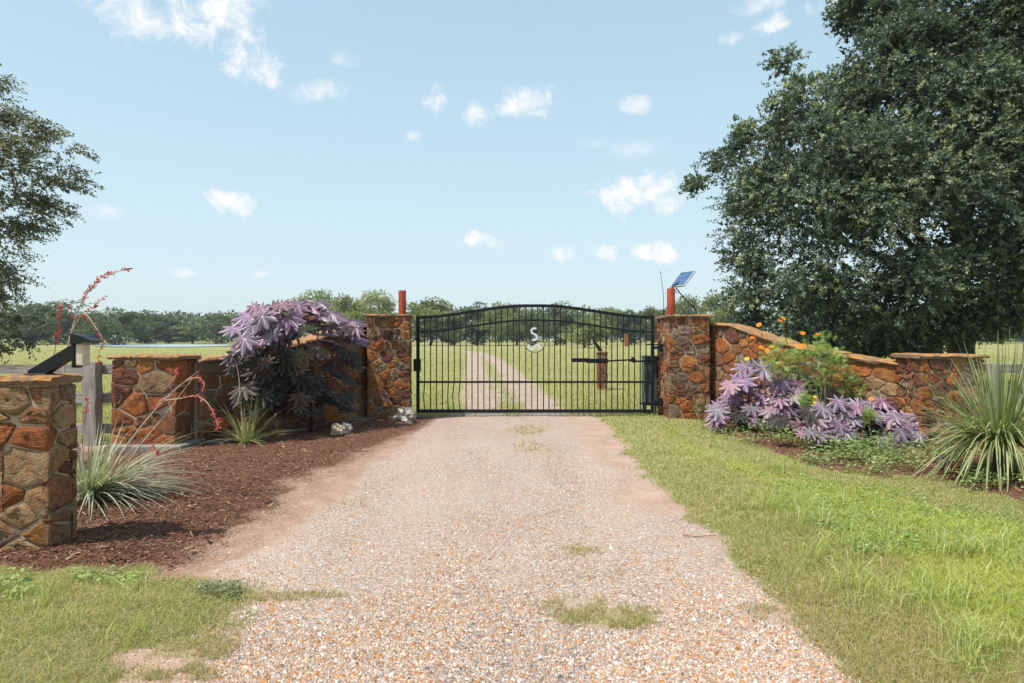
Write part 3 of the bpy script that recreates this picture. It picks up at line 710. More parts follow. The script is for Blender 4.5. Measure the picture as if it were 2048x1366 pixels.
def keypad(loc, arm, boxw, boxh, hood, flip, label):
    """hooded keypad on a slanted square arm; arm = (dx, dz) from foot to head"""
    loc = Vector(loc); root = thing('keypad_stand', loc, label, 'keypad')
    s = flip; d = Vector((arm[0] * s, 0, arm[1])); L = d.length; ang = math.atan2(d.z, d.x)
    Rm = Matrix.Rotation(-ang, 3, 'Y')
    th = .085; V = []
    # slanted tube cut level at the foot and upright at the head
    for y in (-.035, .035):
        V += [loc + Vector((0, y, 0)), loc + Vector((.115 * s, y, 0)), loc + Vector((d.x, y, d.z - th)), loc + Vector((d.x, y, d.z)), loc + Vector((0, y, .028))]
    MB().add(V, [[0, 1, 2, 3, 4], [9, 8, 7, 6, 5], [0, 5, 6, 1], [1, 6, 7, 2], [2, 7, 8, 3], [3, 8, 9, 4], [4, 9, 5, 0]]).build('arm', M_BLACK, root)
    mb = MB(); mb.box(loc + Vector((.06 * s, 0, .004)), (.16, .10, .008), None, .002); mb.build('foot_plate', M_BLACK, root)
    h = loc + d
    MB().box(h + Vector((.010 * s, 0, -.072)), (.020, .10, .19), None, .003).build('back_plate', M_BLACK, root)
    k = MB().box(h + Vector(((.021 + boxw / 2) * s, 0, -.074)), (boxw, .085, boxh), None, .008).build('keypad', M_BEIGE, root)
    x0, x1 = 0, hood * s; V = []
    for y in (-.065, .065): V += [h + Vector((x0, y, .072)), h + Vector((x0, y, .004)), h + Vector((x1, y, .012)), h + Vector((x1, y, .018)), h + Vector((x0 + hood * .45 * s, y, .058))]
    MB().add(V, [[0, 1, 2, 3, 4], [9, 8, 7, 6, 5], [0, 5, 6, 1], [1, 6, 7, 2], [2, 7, 8, 3], [3, 8, 9, 4], [4, 9, 5, 0]]).build('hood', M_BLACK, root)
    return root
p = pt(62, 748, 4.80); keypad((p.x, 4.80, 1.240), (.315, .215), .058, .155, .155, 1, 'black slanted arm holding a small beige hooded keypad on the nearest stone pillar')
keypad((xk + .16, 19.85, 1.105), (.26, .36), .05, .14, .14, -1, 'small black slanted keypad arm on the pillar in the pasture')

# ------------------------------------------------------------------ gate
def build_gate():
    root = thing('driveway_gate', (.44, GD, 0), 'black iron driveway gate with arched top and a letter emblem', 'gate')
    k = GD / F
    X = lambda px: (px - CXP) * k
    Z = lambda py: CAMH - (py - HY) * k
    def arch(px, lo, hi):
        t = abs(px - 1070) / 236.0
        s = 1 - t; s = max(0., min(1., s * 1.06)); q = s * s * (3 - 2 * s)
        return lo + (hi - lo) * q
    def bar(pts, w, dpt, name, parent=root, mat=M_IRON):
        """square bar swept along points in the gate plane"""
        V = []; n = len(pts)
        for i, (x, z) in enumerate(pts):
            x0, z0 = pts[max(i - 1, 0)]; x1, z1 = pts[min(i + 1, n - 1)]; t = Vector((x1 - x0, z1 - z0)).normalized(); nn = Vector((-t.y, t.x)) * w / 2
            for sy in (-1, 1):
                for s in (-1, 1): V.append((x + nn.x * s, GD + sy * dpt / 2, z + nn.y * s))
        Fc = []
        for i in range(n - 1):
            a = i * 4; b = a + 4
            Fc += [[a, a + 1, b + 1, b], [a + 1, a + 3, b + 3, b + 1], [a + 3, a + 2, b + 2, b + 3], [a + 2, a, b, b + 2]]
        Fc += [[0, 2, 3, 1], [(n - 1) * 4 + j for j in (0, 1, 3, 2)]]
        return obj(name, mesh_np(name, np.array(V), Fc), mat, parent)
    for px in (836, 1305): bar([(X(px), Z(825.5)), (X(px), Z(631))], .060, .060, 'stile')
    pxs = np.linspace(832.5, 1308.5, 60)
    bar([(X(p), Z(arch(p, 635, 611.5))) for p in pxs], .056, .052, 'top_rail')
    bar([(X(p), Z(arch(p, 664, 640.5))) for p in np.linspace(839.2, 1301.8, 60)], .036, .034, 'arched_rail')
    bar([(X(839.2), Z(764)), (X(1301.8), Z(764))], .038, .034, 'middle_rail')
    bar([(X(839.2), Z(822)), (X(1301.8), Z(822))], .062, .054, 'bottom_rail')
    xs = [float(np.interp(i, (0, 21, 38), (849.4, 1097.8, 1292.0))) for i in range(39)]
    bends = {0: -2.0, 4: -1.2, 5: -3.2, 6: -2.8}
    for i, px in enumerate(xs):
        top = Z(arch(px, 635, 611.5)) - .02; bot = Z(820); b = bends.get(i, 0)
        low = [(X(px), Z(764)), (X(px + b * .6), Z(780)), (X(px + b), Z(795)), (X(px + b * .35), Z(812)), (X(px), bot)] if b else [(X(px), bot)]
        near = min(range(4), key=lambda q: abs(px - (1051.6, 1063.6, 1074.9, 1087)[q])); c = (1051.6, 1063.6, 1074.9, 1087)[near]
        if abs(px - c) < 4:
            px = c
            if near in (0, 3): segs = [[(X(px), top), (X(px), Z(686))], [(X(px), Z(693.5)), (X(px), bot)]]
            else: segs = [[(X(px), top), (X(px), Z(655 if near == 1 else 654))], [(X(px), Z(704.5)), (X(px), bot)]]
            for sgm in segs: bar(sgm, .0185, .018, 'picket')
        else: bar([(X(px), top)] + low, .0185, .018, 'picket')
    # emblem: an upright S above a lying S in a rocker arc
    arc = [(X(1069.6 + 20.8 * math.cos(a)), Z(685.5 + 19.0 * math.sin(a))) for a in np.linspace(-.04, math.pi + .04, 28)]
    bar(arc, .013, .020, 'rocker_arc', mat=M_BLACK)
    def S(cx, cy, w, h, th, rot, name):
        pts = []
        for a in np.linspace(-.35, 3.9, 16): pts.append((w / 2 * .98 * math.cos(a), h / 4 + h / 4 * math.sin(a)))
        pts = [(w / 2 * math.cos(a), h / 4 + h / 4 * math.sin(a)) for a in np.linspace(.85, math.pi + .85, 13)]
        low = [(-x, -z) for x, z in pts][::-1]
        P = pts + low
        c, s = math.cos(rot), math.sin(rot)
        P = [(cx + x * c - z * s, cy + x * s + z * c) for x, z in P]
        # smooth the join
        Q = [P[0]] + [((P[i - 1][0] + 2 * P[i][0] + P[i + 1][0]) / 4, (P[i - 1][1] + 2 * P[i][1] + P[i + 1][1]) / 4) for i in range(1, len(P) - 1)] + [P[-1]]
        return bar(Q, th, .014, name, mat=M_WHITE)
    S(X(1068.3), Z(668.2), 11.5 * k, 23.5 * k, 3.9 * k, 0, 'letter')
    S(X(1068.5), Z(694.2), 11.5 * k, 23.5 * k, 3.6 * k, math.radians(82), 'letter')
    mb = MB(); mb.box((X(834.5), GD - .005, Z(730)), (.135, .085, .235), None, .006); mb.build('lock_box', M_BLACK, root)
    for z0 in (695, 802):
        h = MB(); h.box((X(1312), GD - .09, Z(z0)), (.12, .10, .055), None, .006); h.box((X(1318), GD - .16, Z(z0)), (.10, .12, .15), None, .008); h.build('hinge', M_BLACK, root)
    MB().tube([(X(1293), GD + .02, Z(689)), (X(1318), GD - .02, Z(689))], .012, 6).build('hinge_pin', M_BLACK, root)
    # opener arm behind the gate
    t = thing('gate_opener', (X(1235), GD + .07, Z(722)), 'black swing arm gate opener fixed behind the gate pickets', 'opener')
    mb = MB(); mb.box((X(1161), GD + .062, Z(720.5)), (.34, .055, .075), None, .006); mb.build('mounting_bar', M_BLACK, t)
    mb = MB(); mb.box((X(1195), GD + .075, Z(722)), (.42, .075, .085), Matrix.Rotation(.01, 3, 'Y'), .010); mb.build('motor_housing', M_BLACK, t)
    mb = MB(); mb.tube([(X(1214), GD + .08, Z(722.5)), (X(1262), GD + .10, Z(720))], .016, 8); mb.build('piston_rod', M_BLACK, t)
    mb = MB(); mb.box((X(1266), GD + .10, Z(721)), (.14, .05, .05), None, .005); mb.box((X(1267), GD + .10, Z(717)), (.05, .03, .05), None, .004); mb.build('clevis', M_BLACK, t)
    mb = MB(); mb.tube([(X(1266), GD + .10, Z(723.5)), (X(1317), GD + .22, Z(722))], .018, 8); mb.build('post_bracket', M_BLACK, t)
    # control box behind the hinge stile
    t = thing('control_box', (X(1306), GD + .55, .0), 'grey green control box on legs behind the hinge side of the gate', 'box')
    MB().box((X(1308), GD + .42, .67), (.26, .32, .90), None, .02).build('enclosure', M_GREYBOX, t)
    MB().box((X(1308), GD + .42, 1.13), (.29, .35, .03), None, .008).build('lid', M_GREYBOX, t)
    MB().box((X(1308), GD + .42, .20), (.32, .36, .04), None, .006).build('shelf', M_BLACK, t)
    for dx in (-.1, .1):
        for dy in (-.1, .1): MB().box((X(1308) + dx, GD + .42 + dy, .09), (.03, .03, .22), None).build('leg', M_BLACK, t)
build_gate()

# steel posts, solar panel, antenna, numbers
def pipe(px0, px1, top, d, label):
    c = pt((px0 + px1) / 2, top, d); r = (px1 - px0) / 2 / F * d; root = thing('steel_post', (c.x, d, 1.88), label, 'post'); n = 24; V = []; Fc = []
    for (rr, z) in ((r, 1.86), (r, c.z), (r * .88, c.z), (r * .88, c.z - .25)):
        for k in range(n): V.append((c.x + rr * math.cos(2 * math.pi * k / n), d + rr * math.sin(2 * math.pi * k / n), z))
    for j in range(3):
        for k in range(n): Fc.append([j * n + k, j * n + (k + 1) % n, (j + 1) * n + (k + 1) % n, (j + 1) * n + k])
    Fc.append([3 * n + k for k in range(n)])
    me = mesh_np('pipe', np.array(V), Fc, smooth=False); o = obj('pipe', me, M_PIPE, root)
    for p in me.polygons: p.use_smooth = abs(p.normal.z) < .3
    return root
pipe(797, 812, 581, 12.75, 'short orange red steel pipe rising from the numbered gate pillar')
pipe(1334, 1350, 577, 12.75, 'short dark red steel pipe holding up the solar panel')

def solar():
    d0 = 12.9
    bl = pt(1340, 576, d0); e = Vector((.405, -.80, 0)).normalized(); up_h = Vector((.80, .405, 0)).normalized()
    wd, ln, tilt = .40, .40, math.radians(47)
    s = (up_h * math.cos(tilt) + Vector((0, 0, math.sin(tilt)))); n = e.cross(s).normalized()
    if n.z < 0: n = -n
    c = bl + e * wd / 2 + s * ln / 2 + Vector((0, 0, .01))
    root = thing('solar_panel', bl + e * wd / 2, 'small tilted blue solar panel with a pale frame on the red pipe', 'solar panel')
    R = Matrix((e, s, e.cross(s))).transposed()
    Mx = R.to_4x4(); Mx.translation = c
    q = MB().box((0, 0, 0), (wd - .03, ln - .03, .012), None, .001); q.build('cell_panel', M_SOLAR, root, matrix=Mx)
    f = MB()
    for sx in (-1, 1): f.box((sx * (wd / 2 - .008), 0, 0), (.016, ln, .035), None, .002)
    for sy in (-1, 1): f.box((0, sy * (ln / 2 - .008), 0), (wd - .032, .016, .035), None, .002)
    f.build('frame', M_ALU, root, matrix=Mx)
    pc = pt(1342, 577, 12.75)
    b = MB(); b.tube([(pc.x, 12.75, pc.z - .05), (pc.x + .05, 12.78, pc.z + .05), tuple(c - n * 0.02)], .016, 6); b.build('bracket', M_BLACK, root)
    cb = MB(); P = [pt(1352, 576, 12.7), pt(1360, 586, 12.75), pt(1369, 597, 12.8), pt(1378, 606, 12.9), pt(1388, 614, 13.0), pt(1392, 622, 13.05), pt(1393, 631, 13.05)]
    cb.tube(P, .011, 6); cb.tube([pt(1351, 580, 12.7), pt(1352.5, 585, 12.7), pt(1355, 586.5, 12.7), pt(1357.5, 584, 12.72)], .006, 5); cb.build('cable', M_BLACK, root, smooth=True)
solar()
a = MB(); a.tube([pt(1327.5, 627.5, 12.9), pt(1327, 590, 12.9), pt(1321, 544.5, 12.9)], [.006, .005, .004], 6); a.tube([pt(1327.5, 629, 12.9), pt(1327.5, 618, 12.9)], .016, 8); a.tube([pt(1321, 545.5, 12.9), pt(1320.8, 543.5, 12.9)], .011, 6)
tag(a.build('antenna', M_BLACK, smooth=True), 'thin whip antenna standing on the hinge side gate pillar', 'antenna')

def numbers():
    d = 12.225; root = thing('house_number', pt(775, 671, d), 'dark metal house number 1402 on the gate pillar', 'house number')
    STR = {'1': [[(-.5, .55), (0, 1), (0, -1)], [(-.55, -1), (.55, -1)]], '4': [[(.35, -1), (.35, 1), (-.65, -.35), (.75, -.35)]],
           '0': [[(.62 * math.cos(a), math.sin(a)) for a in np.linspace(0, 2 * math.pi, 21)]],
           '2': [[(.58 * math.cos(a), .48 + .5 * math.sin(a)) for a in np.linspace(2.9, -.7, 12)] + [(-.6, -.95), (.68, -.95)]]}
    for ch, px, py in (('1', 752, 672), ('4', 768, 669), ('0', 781.5, 671), ('2', 795, 668)):
        c = pt(px, py, d); yy = 12.28 + (c.x - xl0) * math.tan(math.radians(7)) - .05; c = pt(px, py, yy); sz = .083; m = MB()
        for st in STR[ch]:
            P = [Vector((c.x + x * sz * .72, yy + x * sz * .72 * .12, c.z + z * sz)) for x, z in st]
            m.tube(P, .0145, 6)
        m.build('digit', M_NUM, root)
numbers()

# ------------------------------------------------------------------ fences
def board(c, size, name, root, seed):
    rng = np.random.default_rng(seed); n = 9; V = []; L, T, Hh = size
    for k in range(n):
        x = -L / 2 + L * k / (n - 1); dy, dz = rng.normal(0, .003, 2)
        for (y, z) in ((-T / 2, -Hh / 2), (T / 2, -Hh / 2), (T / 2, Hh / 2), (-T / 2, Hh / 2)): V.append((x, y + dy + rng.normal(0, .0015), z + dz + rng.normal(0, .003)))
    Fc = [[k * 4 + i, k * 4 + (i + 1) % 4, (k + 1) * 4 + (i + 1) % 4, (k + 1) * 4 + i] for k in range(n - 1) for i in range(4)] + [[3, 2, 1, 0], [(n - 1) * 4 + i for i in range(4)]]
    return obj(name, mesh_np(name, np.array(V), Fc), M_WOOD, root, Matrix.Translation(c[0] if isinstance(c, tuple) and isinstance(c[0], Vector) else Vector(c)) @ (c[1] if isinstance(c, tuple) and isinstance(c[0], Vector) else Matrix.Identity(4)))
def fence_left():
    d = 9.62; root = thing('board_fence', (-7.5, d, 0), 'weathered grey three board fence behind the nearest stone pillar', 'fence')
    for i, py in enumerate((738, 796, 857)):
        z = CAMH - (py - HY) / F * d; x1 = -5.22; x0 = -10.5
        board(((x0 + x1) / 2, d + .02, z), (x1 - x0, .035, .135), 'rail', root, 40 + i)
    for px in (193.5, -250):
        x = (px - CXP) / F * d; M = (Vector((x, d - .10, .54)), Matrix.Rotation(math.radians(90), 4, 'Y'))
        board(M, (1.24, .17, .185), 'post', root, 50)
fence_left()
def fence_right():
    d = 9.7; root = thing('board_fence', (8, d, 0), 'dark weathered fence board running off behind the big spiky grass plant', 'fence')
    for i, py in enumerate((737, 797, 857)):
        z = CAMH - (py - HY) / F * d; board(((6.72 + 10.5) / 2, d + .02, z), (3.8, .035, .135), 'rail', root, 60 + i)
    for px, top in ((1983, 729), (2051, 684)):
        x = (px - CXP) / F * d; h = CAMH - (top - HY) / F * d
        board((Vector((x, d - .08, h / 2 - .05)), Matrix.Rotation(math.radians(90), 4, 'Y')), (h + .1, .12, .10), 'post', root, 66)
fence_right()

# ------------------------------------------------------------------ rocks
def rock(name, px, py, d, size, mat, label, seed, rough=.18):
    rng = np.random.default_rng(seed); n, m = 14, 9; V = []; Fc = []
    ph = rng.uniform(0, 6, 12); c = pt(px, py, d); z0 = float(Hs(c.x, d))
    for i in range(m):
        th = math.pi * (i + .5) / m
        for k in range(n):
            a = 2 * math.pi * k / n; v = Vector((math.sin(th) * math.cos(a), math.sin(th) * math.sin(a), math.cos(th)))
            r = 1 + .22 * math.sin(2 * v.x * 2 + ph[0]) * math.cos(2.4 * v.y + ph[1]) + .12 * math.sin(5 * v.z + ph[2] + 3 * v.x) + rng.normal(0, rough * .45)
            V.append((v.x * size[0] * r, v.y * size[1] * r, v.z * size[2] * r))
    for i in range(m - 1):
        for k in range(n): Fc.append([i * n + (k + 1) % n, i * n + k, (i + 1) * n + k, (i + 1) * n + (k + 1) % n])
    Fc.append(list(range(n))); Fc.append([(m - 1) * n + k for k in range(n)][::-1])
    o = obj(name, mesh_np(name, np.array(V), Fc), mat, None, Matrix.Translation((c.x, d, z0 + size[2] * .62)))
    return tag(o, label, 'rock')
rock('rock', 676, 870, 10.30, (.115, .10, .105), M_ROCKA, 'pale tan rock lying on the mulch bed', 1, .12)
rock('rock', 691, 868, 10.42, (.085, .08, .10), M_ROCKB, 'small whitish rock pressed against the pale tan rock on the mulch', 2, .12)
rock('rock', 811, 838, 12.0, (.17, .12, .15), M_ROCKB, 'craggy white grey rock at the foot of the numbered gate pillar', 3, .45)
rock('rock', 783, 846, 11.95, (.08, .06, .055), M_ROCKC, 'small brown stone left of the craggy rock at the gate pillar', 4, .1)

# ------------------------------------------------------------------ far building post
bx = pt(1253, 683, 112); r = thing('brick_post', (bx.x, 112, 0), 'small rust red brick post at the edge of the far trees', 'post')
mb = MB(); 
for k in range(12): mb.box((bx.x, 112, .13 + k * .155), (.62 + .02 * (k % 2), .62 + .02 * (k % 2), .15), None, .01)
mb.build('brick_shaft', STONES['rust'], r); MB().box((bx.x, 112, 2.03), (.74, .74, .10), None, .02).build('cap', M_CONC, r)

# ------------------------------------------------------------------ trees
def rand_dirs(n, rng):
    v = rng.normal(size=(n, 3)); return v / np.linalg.norm(v, axis=1, keepdims=True)
def nrm(v): return v / np.maximum(np.linalg.norm(v, axis=1, keepdims=True), 1e-9)
def leaf_tris(B, D, L, W, rng, bias):
    """one narrow triangle per small leaf"""
    n = len(B); D = nrm(D); N = nrm(rng.normal(size=(n, 3)) * .6 + bias); S = nrm(np.cross(D, N)); L = np.asarray(L).reshape(-1, 1); W = np.asarray(W).reshape(-1, 1)
    m = rng.uniform(.25, .6, (n, 1)); V = np.stack([B, B + D * L * m + S * W, B + D * L - S * W * .35], 1).reshape(-1, 3)
    return V, np.arange(n * 3).reshape(n, 3)
def leaf_quads(B, D, L, W, rng, upb=.8):
    """rhombic leaves: base point, axis, length, width"""
    n = len(B); D = nrm(D); N = nrm(rng.normal(size=(n, 3)) * .75 + np.array([0, 0, upb])); S = nrm(np.cross(D, N))
    L = np.asarray(L).reshape(-1, 1); W = np.asarray(W).reshape(-1, 1); up = nrm(np.cross(S, D))
    V = np.stack([B, B + D * L * .5 + S * W * .5 + up * W * .12, B + D * L, B + D * L * .5 - S * W * .5 + up * W * .12], 1).reshape(-1, 3)
    return V, np.arange(n * 4).reshape(n, 4)
def limbs(mb, base, targets, r0, rng, n=7, hub=None, seg=7):
    """trunk from base to hub, then one bending limb to each target"""
    base = np.array(base, float); hub = np.array(hub, float)
    P = [base + (hub - base) * t + np.array([math.sin(t * 4) * .12, math.cos(t * 3) * .1, 0]) * r0 * 2 for t in np.linspace(0, 1, 7)]
    mb.tube([Vector(p) for p in P], [r0 * (1.45 if i == 0 else 1.12 - .3 * i / 6) for i in range(7)], 10)
    for T in targets:
        T = np.array(T, float); s = P[-1 - int(rng.integers(0, 2))]; d = T - s; l = np.linalg.norm(d)
        b1 = s + d * .33 + rng.normal(0, .09, 3) * l + np.array([0, 0, .06 * l]); b2 = s + d * .68 + rng.normal(0, .07, 3) * l
        Q = [s * (1 - t) ** 3 + 3 * b1 * t * (1 - t) ** 2 + 3 * b2 * t * t * (1 - t) + T * t ** 3 for t in np.linspace(0, 1, seg)]
        mb.tube([Vector(q) for q in Q], [max(.006, r0 * .46 * (1 - .9 * t)) for t in np.linspace(0, 1, seg)], n)
def big_oak(name, outline, yc, thick, smax, nclump, ntwig, nleaf, lw, base, hub, r0, label, seed, pal, clump_r=(.45, .95), nl=40, front=.62, drift=None, inner=0):
    rng = np.random.default_rng(seed); P = np.array(outline)
    lo = P.min(0); hi = P.max(0); C = []
    while len(C) < nclump:
        q = rng.uniform(lo, hi, (4000, 2)); s = poly_sd(q[:, 0], q[:, 1], P); ok = s > .14; q = q[ok]; s = s[ok]
        T = thick * np.sqrt(np.clip(s / smax, 0.02, 1)); u = np.where(rng.random(len(s)) < front, rng.uniform(.45, 1, len(s)), rng.uniform(-1, .6, len(s)))
        y = yc - T * u
        for a, b, c, ss in zip(q[:, 0], y, q[:, 1], s):
            if len(C) >= nclump: break
            C.append((a, b, c, min(1., .36 + ss * .42)))
    C = np.array(C); cr = rng.uniform(*clump_r, nclump) * C[:, 3]
    ci = np.repeat(np.arange(nclump), ntwig); n = len(ci)
    out = C[ci, :3] - np.array([np.mean(P[:, 0]), yc + 1.0, np.mean(P[:, 1])]); out = nrm(out)
    D = nrm(rand_dirs(n, rng) + out * .45 + np.array([0, 0, .30])); D[:, 2] *= .72; D = nrm(D)
    cen = C[ci, :3]; rr = cr[ci][:, None]
    flat = np.array([1, 1, .72])[None]; lo_ = rng.uniform(.35, .75, (n, 1)); ln_ = rng.random((n, 1)) < .17; lo_ = np.where(ln_, rng.uniform(.8, 1.15, (n, 1)), lo_); B0 = cen + D * flat * rr * lo_; T1 = cen + D * flat * rr * (lo_ + rng.uniform(.28, .5, (n, 1)))
    if drift is not None: T1 = T1 + np.array(drift)[None] * rng.uniform(.3, 1, (n, 1))
    T1[:, 2] -= rng.uniform(0, .10, n)
    t = np.tile(np.linspace(.12, 1, nleaf), n) + rng.normal(0, .03, n * nleaf); ti = np.repeat(np.arange(n), nleaf)
    pos = B0[ti] + (T1 - B0)[ti] * t[:, None] + rng.normal(0, .018, (n * nleaf, 3))
    ax = nrm(nrm((T1 - B0)[ti]) * .8 + rng.normal(0, .62, (n * nleaf, 3)) + np.array([0, 0, -.10]))
    sc = rng.uniform(.7, 1.25, n * nleaf)
    V, Q = leaf_tris(pos, ax, lw[0] * sc, lw[1] * sc * rng.uniform(.8, 1.2, n * nleaf), rng, D[ti] * 1.1 + np.array([0, 0, .6]))
    k = rng.random(n * nleaf); tw = rng.random(n)[ti]; young_highlight = (tw > (1.02 - .55 * rng.random(nclump) ** 1.5)[ci][ti]) & (t > .35)  # young tips, with more on some clumps as painted highlights
    base_c = np.array(pal[0])[None] * (1 - k[:, None]) + np.array(pal[1])[None] * k[:, None]
    yc_ = np.array(pal[2])[None] * (.7 + .6 * k[:, None]); col = np.where(young_highlight[:, None], yc_, base_c) * (.55 + .9 * rng.random(nclump)[ci][ti])[:, None]  # random clump tones imitate sunlit and shaded clumps in the colour
    if inner:
        ni = inner; jj = rng.integers(0, nclump, ni); pi = C[jj, :3] + rng.normal(0, .33, (ni, 3)) * cr[jj][:, None]; pi[:, 1] += .25
        Vi, Qi = leaf_tris(pi, rand_dirs(ni, rng), rng.uniform(.12, .24, ni), rng.uniform(.06, .12, ni), rng, np.array([0, 0, .5])); Q = np.concatenate([Q, Qi + len(V)]); V = np.concatenate([V, Vi]); col = np.concatenate([col, np.repeat(np.array([pal[0]]), ni, 0)])
    root = thing(name, base, label, 'tree')
    obj('crown', mesh_np('crown', V, Q, col=np.repeat(col, 3, 0)), M_OAK, root)
    mb = MB(); sel = rng.choice(nclump, min(nl, nclump), replace=False); limbs(mb, base, C[sel, :3], r0, rng, hub=hub, n=6)
    # fine bare twigs that show between the leaves
    for i in rng.choice(n, min(500, n), replace=False): mb.tube([Vector(cen[i]), Vector((cen[i] + T1[i]) / 2 + rng.normal(0, .03, 3)), Vector(T1[i])], [.014, .009, .004], 4, cap=False)
    mb.build('trunk', M_BARK, root, smooth=True)
    return root
def outl(ps, d): return [((px - CXP) / F * d, CAMH - (py - HY) / F * d) for px, py in ps]
OAK_R = outl([(1712, -20), (1668, 45), (1690, 95), (1640, 122), (1668, 165), (1640, 215), (1600, 200), (1572, 130), (1538, 128), (1520, 165), (1472, 220), (1440, 262), (1440, 300), (1378, 338), (1392, 372), (1450, 395), (1450, 440), (1472, 500), (1462, 560), (1448, 610), (1462, 660), (1500, 700), (1640, 735), (1760, 725), (1880, 705), (1975, 672), (2050, 625), (2140, 600), (2230, 640), (2330, 520), (2380, 300), (2360, 60), (2260, -110), (2050, -160), (1850, -140)], 18.0)
big_oak('live_oak', OAK_R, 18.3, 4.0, 3.2, 520, 60, 20, (.068, .039), (12.6, 19.2, -.05), (12.4, 19.0, 2.6), 0.34, 'huge dark green live oak behind the curved wall', 5,
        ((.052, .084, .056), (.122, .162, .104), (.235, .26, .135)), clump_r=(.65, 1.2), nl=9, front=.66, inner=44000)
OAK_L = outl([(-10, 178), (25, 215), (70, 222), (110, 250), (150, 300), (182, 345), (160, 380), (168, 400), (120, 425), (95, 455), (40, 470), (35, 500), (52, 545), (55, 590), (20, 610), (40, 650), (75, 690), (10, 720), (-100, 700), (-260, 640), (-420, 500), (-460, 300), (-350, 80), (-200, 0), (-80, 60)], 15.0)
big_oak('live_oak', OAK_L, 15.2, 2.2, 2.5, 330, 18, 18, (.066, .032), (-14.6, 16.4, -.05), (-14.4, 16.2, 2.2), .30, 'live oak with drooping feathery branches at the far left edge', 6,
        ((.085, .095, .050), (.150, .155, .080), (.24, .23, .11)), clump_r=(.5, 1.0), nl=16, front=.5, drift=(.30, 0, -.12))

def tree_proto(seed, nclump, h, w, pal, nper=110, base_gap=.05, leaf=.50):
    """a field oak of unit layout: crown mesh and trunk mesh, base at origin"""
    rng = np.random.default_rng(seed); C = []
    while len(C) < nclump:
        v = rng.uniform(-1, 1, 3); r = np.linalg.norm(v)
        if r > 1 or r < .35: continue
        z = v[2] * .5 + .5
        wid = (.72 + .5 * math.sin(math.pi * min(1, z * 1.05 + .08))) * .8
        C.append((v[0] * w / 2 * wid, v[1] * w / 2 * wid, h * (base_gap + (1 - base_gap) * (.04 + .90 * z)), rng.uniform(.08, .21) * w * .8))
    C = np.array(C); ci = np.repeat(np.arange(nclump), nper); n = len(ci); D = rand_dirs(n, rng); D[:, 2] = D[:, 2] * .62 + .12
    pos = C[ci, :3] + D * C[ci, 3][:, None] * rng.uniform(.55, 1.05, (n, 1)); ax = nrm(D + rng.normal(0, .7, (n, 3)))
    V, Q = leaf_quads(pos, ax, leaf * rng.uniform(.6, 1.4, n), leaf * .62 * rng.uniform(.6, 1.3, n), rng, .9)
    k = rng.random(n); cv = (.72 + .56 * rng.random(nclump))[ci]
    col = (np.array(pal[0])[None] * (1 - k[:, None]) + np.array(pal[1])[None] * k[:, None]) * cv[:, None]
    crown = mesh_np('crown', V, Q, col=np.repeat(col, 4, 0)); crown.materials.append(M_FARLEAF)
    mb = MB(); limbs(mb, (0, 0, -.1), C[rng.choice(nclump, 9, replace=False), :3], .019 * h, rng, hub=(0, 0, h * .28), n=5, seg=5)
    trunk = mesh_np('trunk', np.array(mb.v), mb.f, smooth=True); trunk.materials.append(M_BARK)
    return crown, trunk
PAL_A = ((.075, .105, .042), (.135, .165, .065)); PAL_B = ((.15, .175, .065), (.25, .26, .10)); PAL_C = ((.06, .09, .045), (.11, .14, .065))
PROTOS = [tree_proto(101, 44, 10, 11, PAL_A, base_gap=0.), tree_proto(102, 46, 10, 10, PAL_B), tree_proto(103, 40, 10, 8.5, PAL_A, base_gap=0.), tree_proto(104, 50, 10, 12.5, PAL_B), tree_proto(105, 42, 10, 9, PAL_C, base_gap=0.), tree_proto(106, 30, 10, 7.5, PAL_C, base_gap=.08)]
ORD = ['first', 'second', 'third', 'fourth', 'fifth', 'sixth', 'seventh', 'eighth', 'ninth', 'tenth', 'eleventh', 'twelfth', 'thirteenth', 'fourteenth', 'fifteenth']
def far_tree(px, by, top, wpx, proto, label, group, rot=0):
    top += 9 * math.sin(px * 7.3); wpx *= 1 + .18 * math.sin(px * 3.1)
    d = CAMH * F / (by - HY); h = (by - top) / F * d * 1.0; w = wpx / F * d
    g = pt(px, by, d); root = thing('field_oak', (g.x, d, g.z * 0), label, 'tree', group)
    crown, trunk = PROTOS[proto]; bw = max(v for v in crown.dimensions_) if hasattr(crown, 'dimensions_') else (11, 10, 8.5, 12.5, 9, 7.5)[proto]
    root.scale = (w / bw * 1.12, w / bw * 1.12, h / 10 * .98); root.rotation_euler = (0, 0, rot)
    for nm, me in (('crown', crown), ('trunk', trunk)):
        o = bpy.data.objects.new(nm, me); COL.objects.link(o); o.parent = root
LEFT_T = [(60, 688, 612, 95, 2), (112, 688.5, 590, 112, 0), (188, 689, 638, 70, 4), (238, 690.5, 613, 80, 0), (290, 687, 624, 72, 4), (338, 687, 637, 66, 2), (385, 687, 640, 78, 1), (432, 687.5, 628, 66, 0)]
for i, a in enumerate(LEFT_T): far_tree(a[0], a[1], a[2], a[3] * 1.3, a[4], f'{ORD[i]} tree from the left in the far row beyond the pond', 'far trees beyond the pond', rot=i * 1.3)
MID_T = [(575, 689, 596, 80, 2), (633, 690, 578, 105, 3), (693, 691, 581, 110, 1), (752, 690, 590, 100, 3)]
for i, a in enumerate(MID_T): far_tree(*a, f'{ORD[i]} far oak from the left above the purple leaved plant and its wall', 'far oaks above the shaded wall', rot=i * 1.7 + .4)
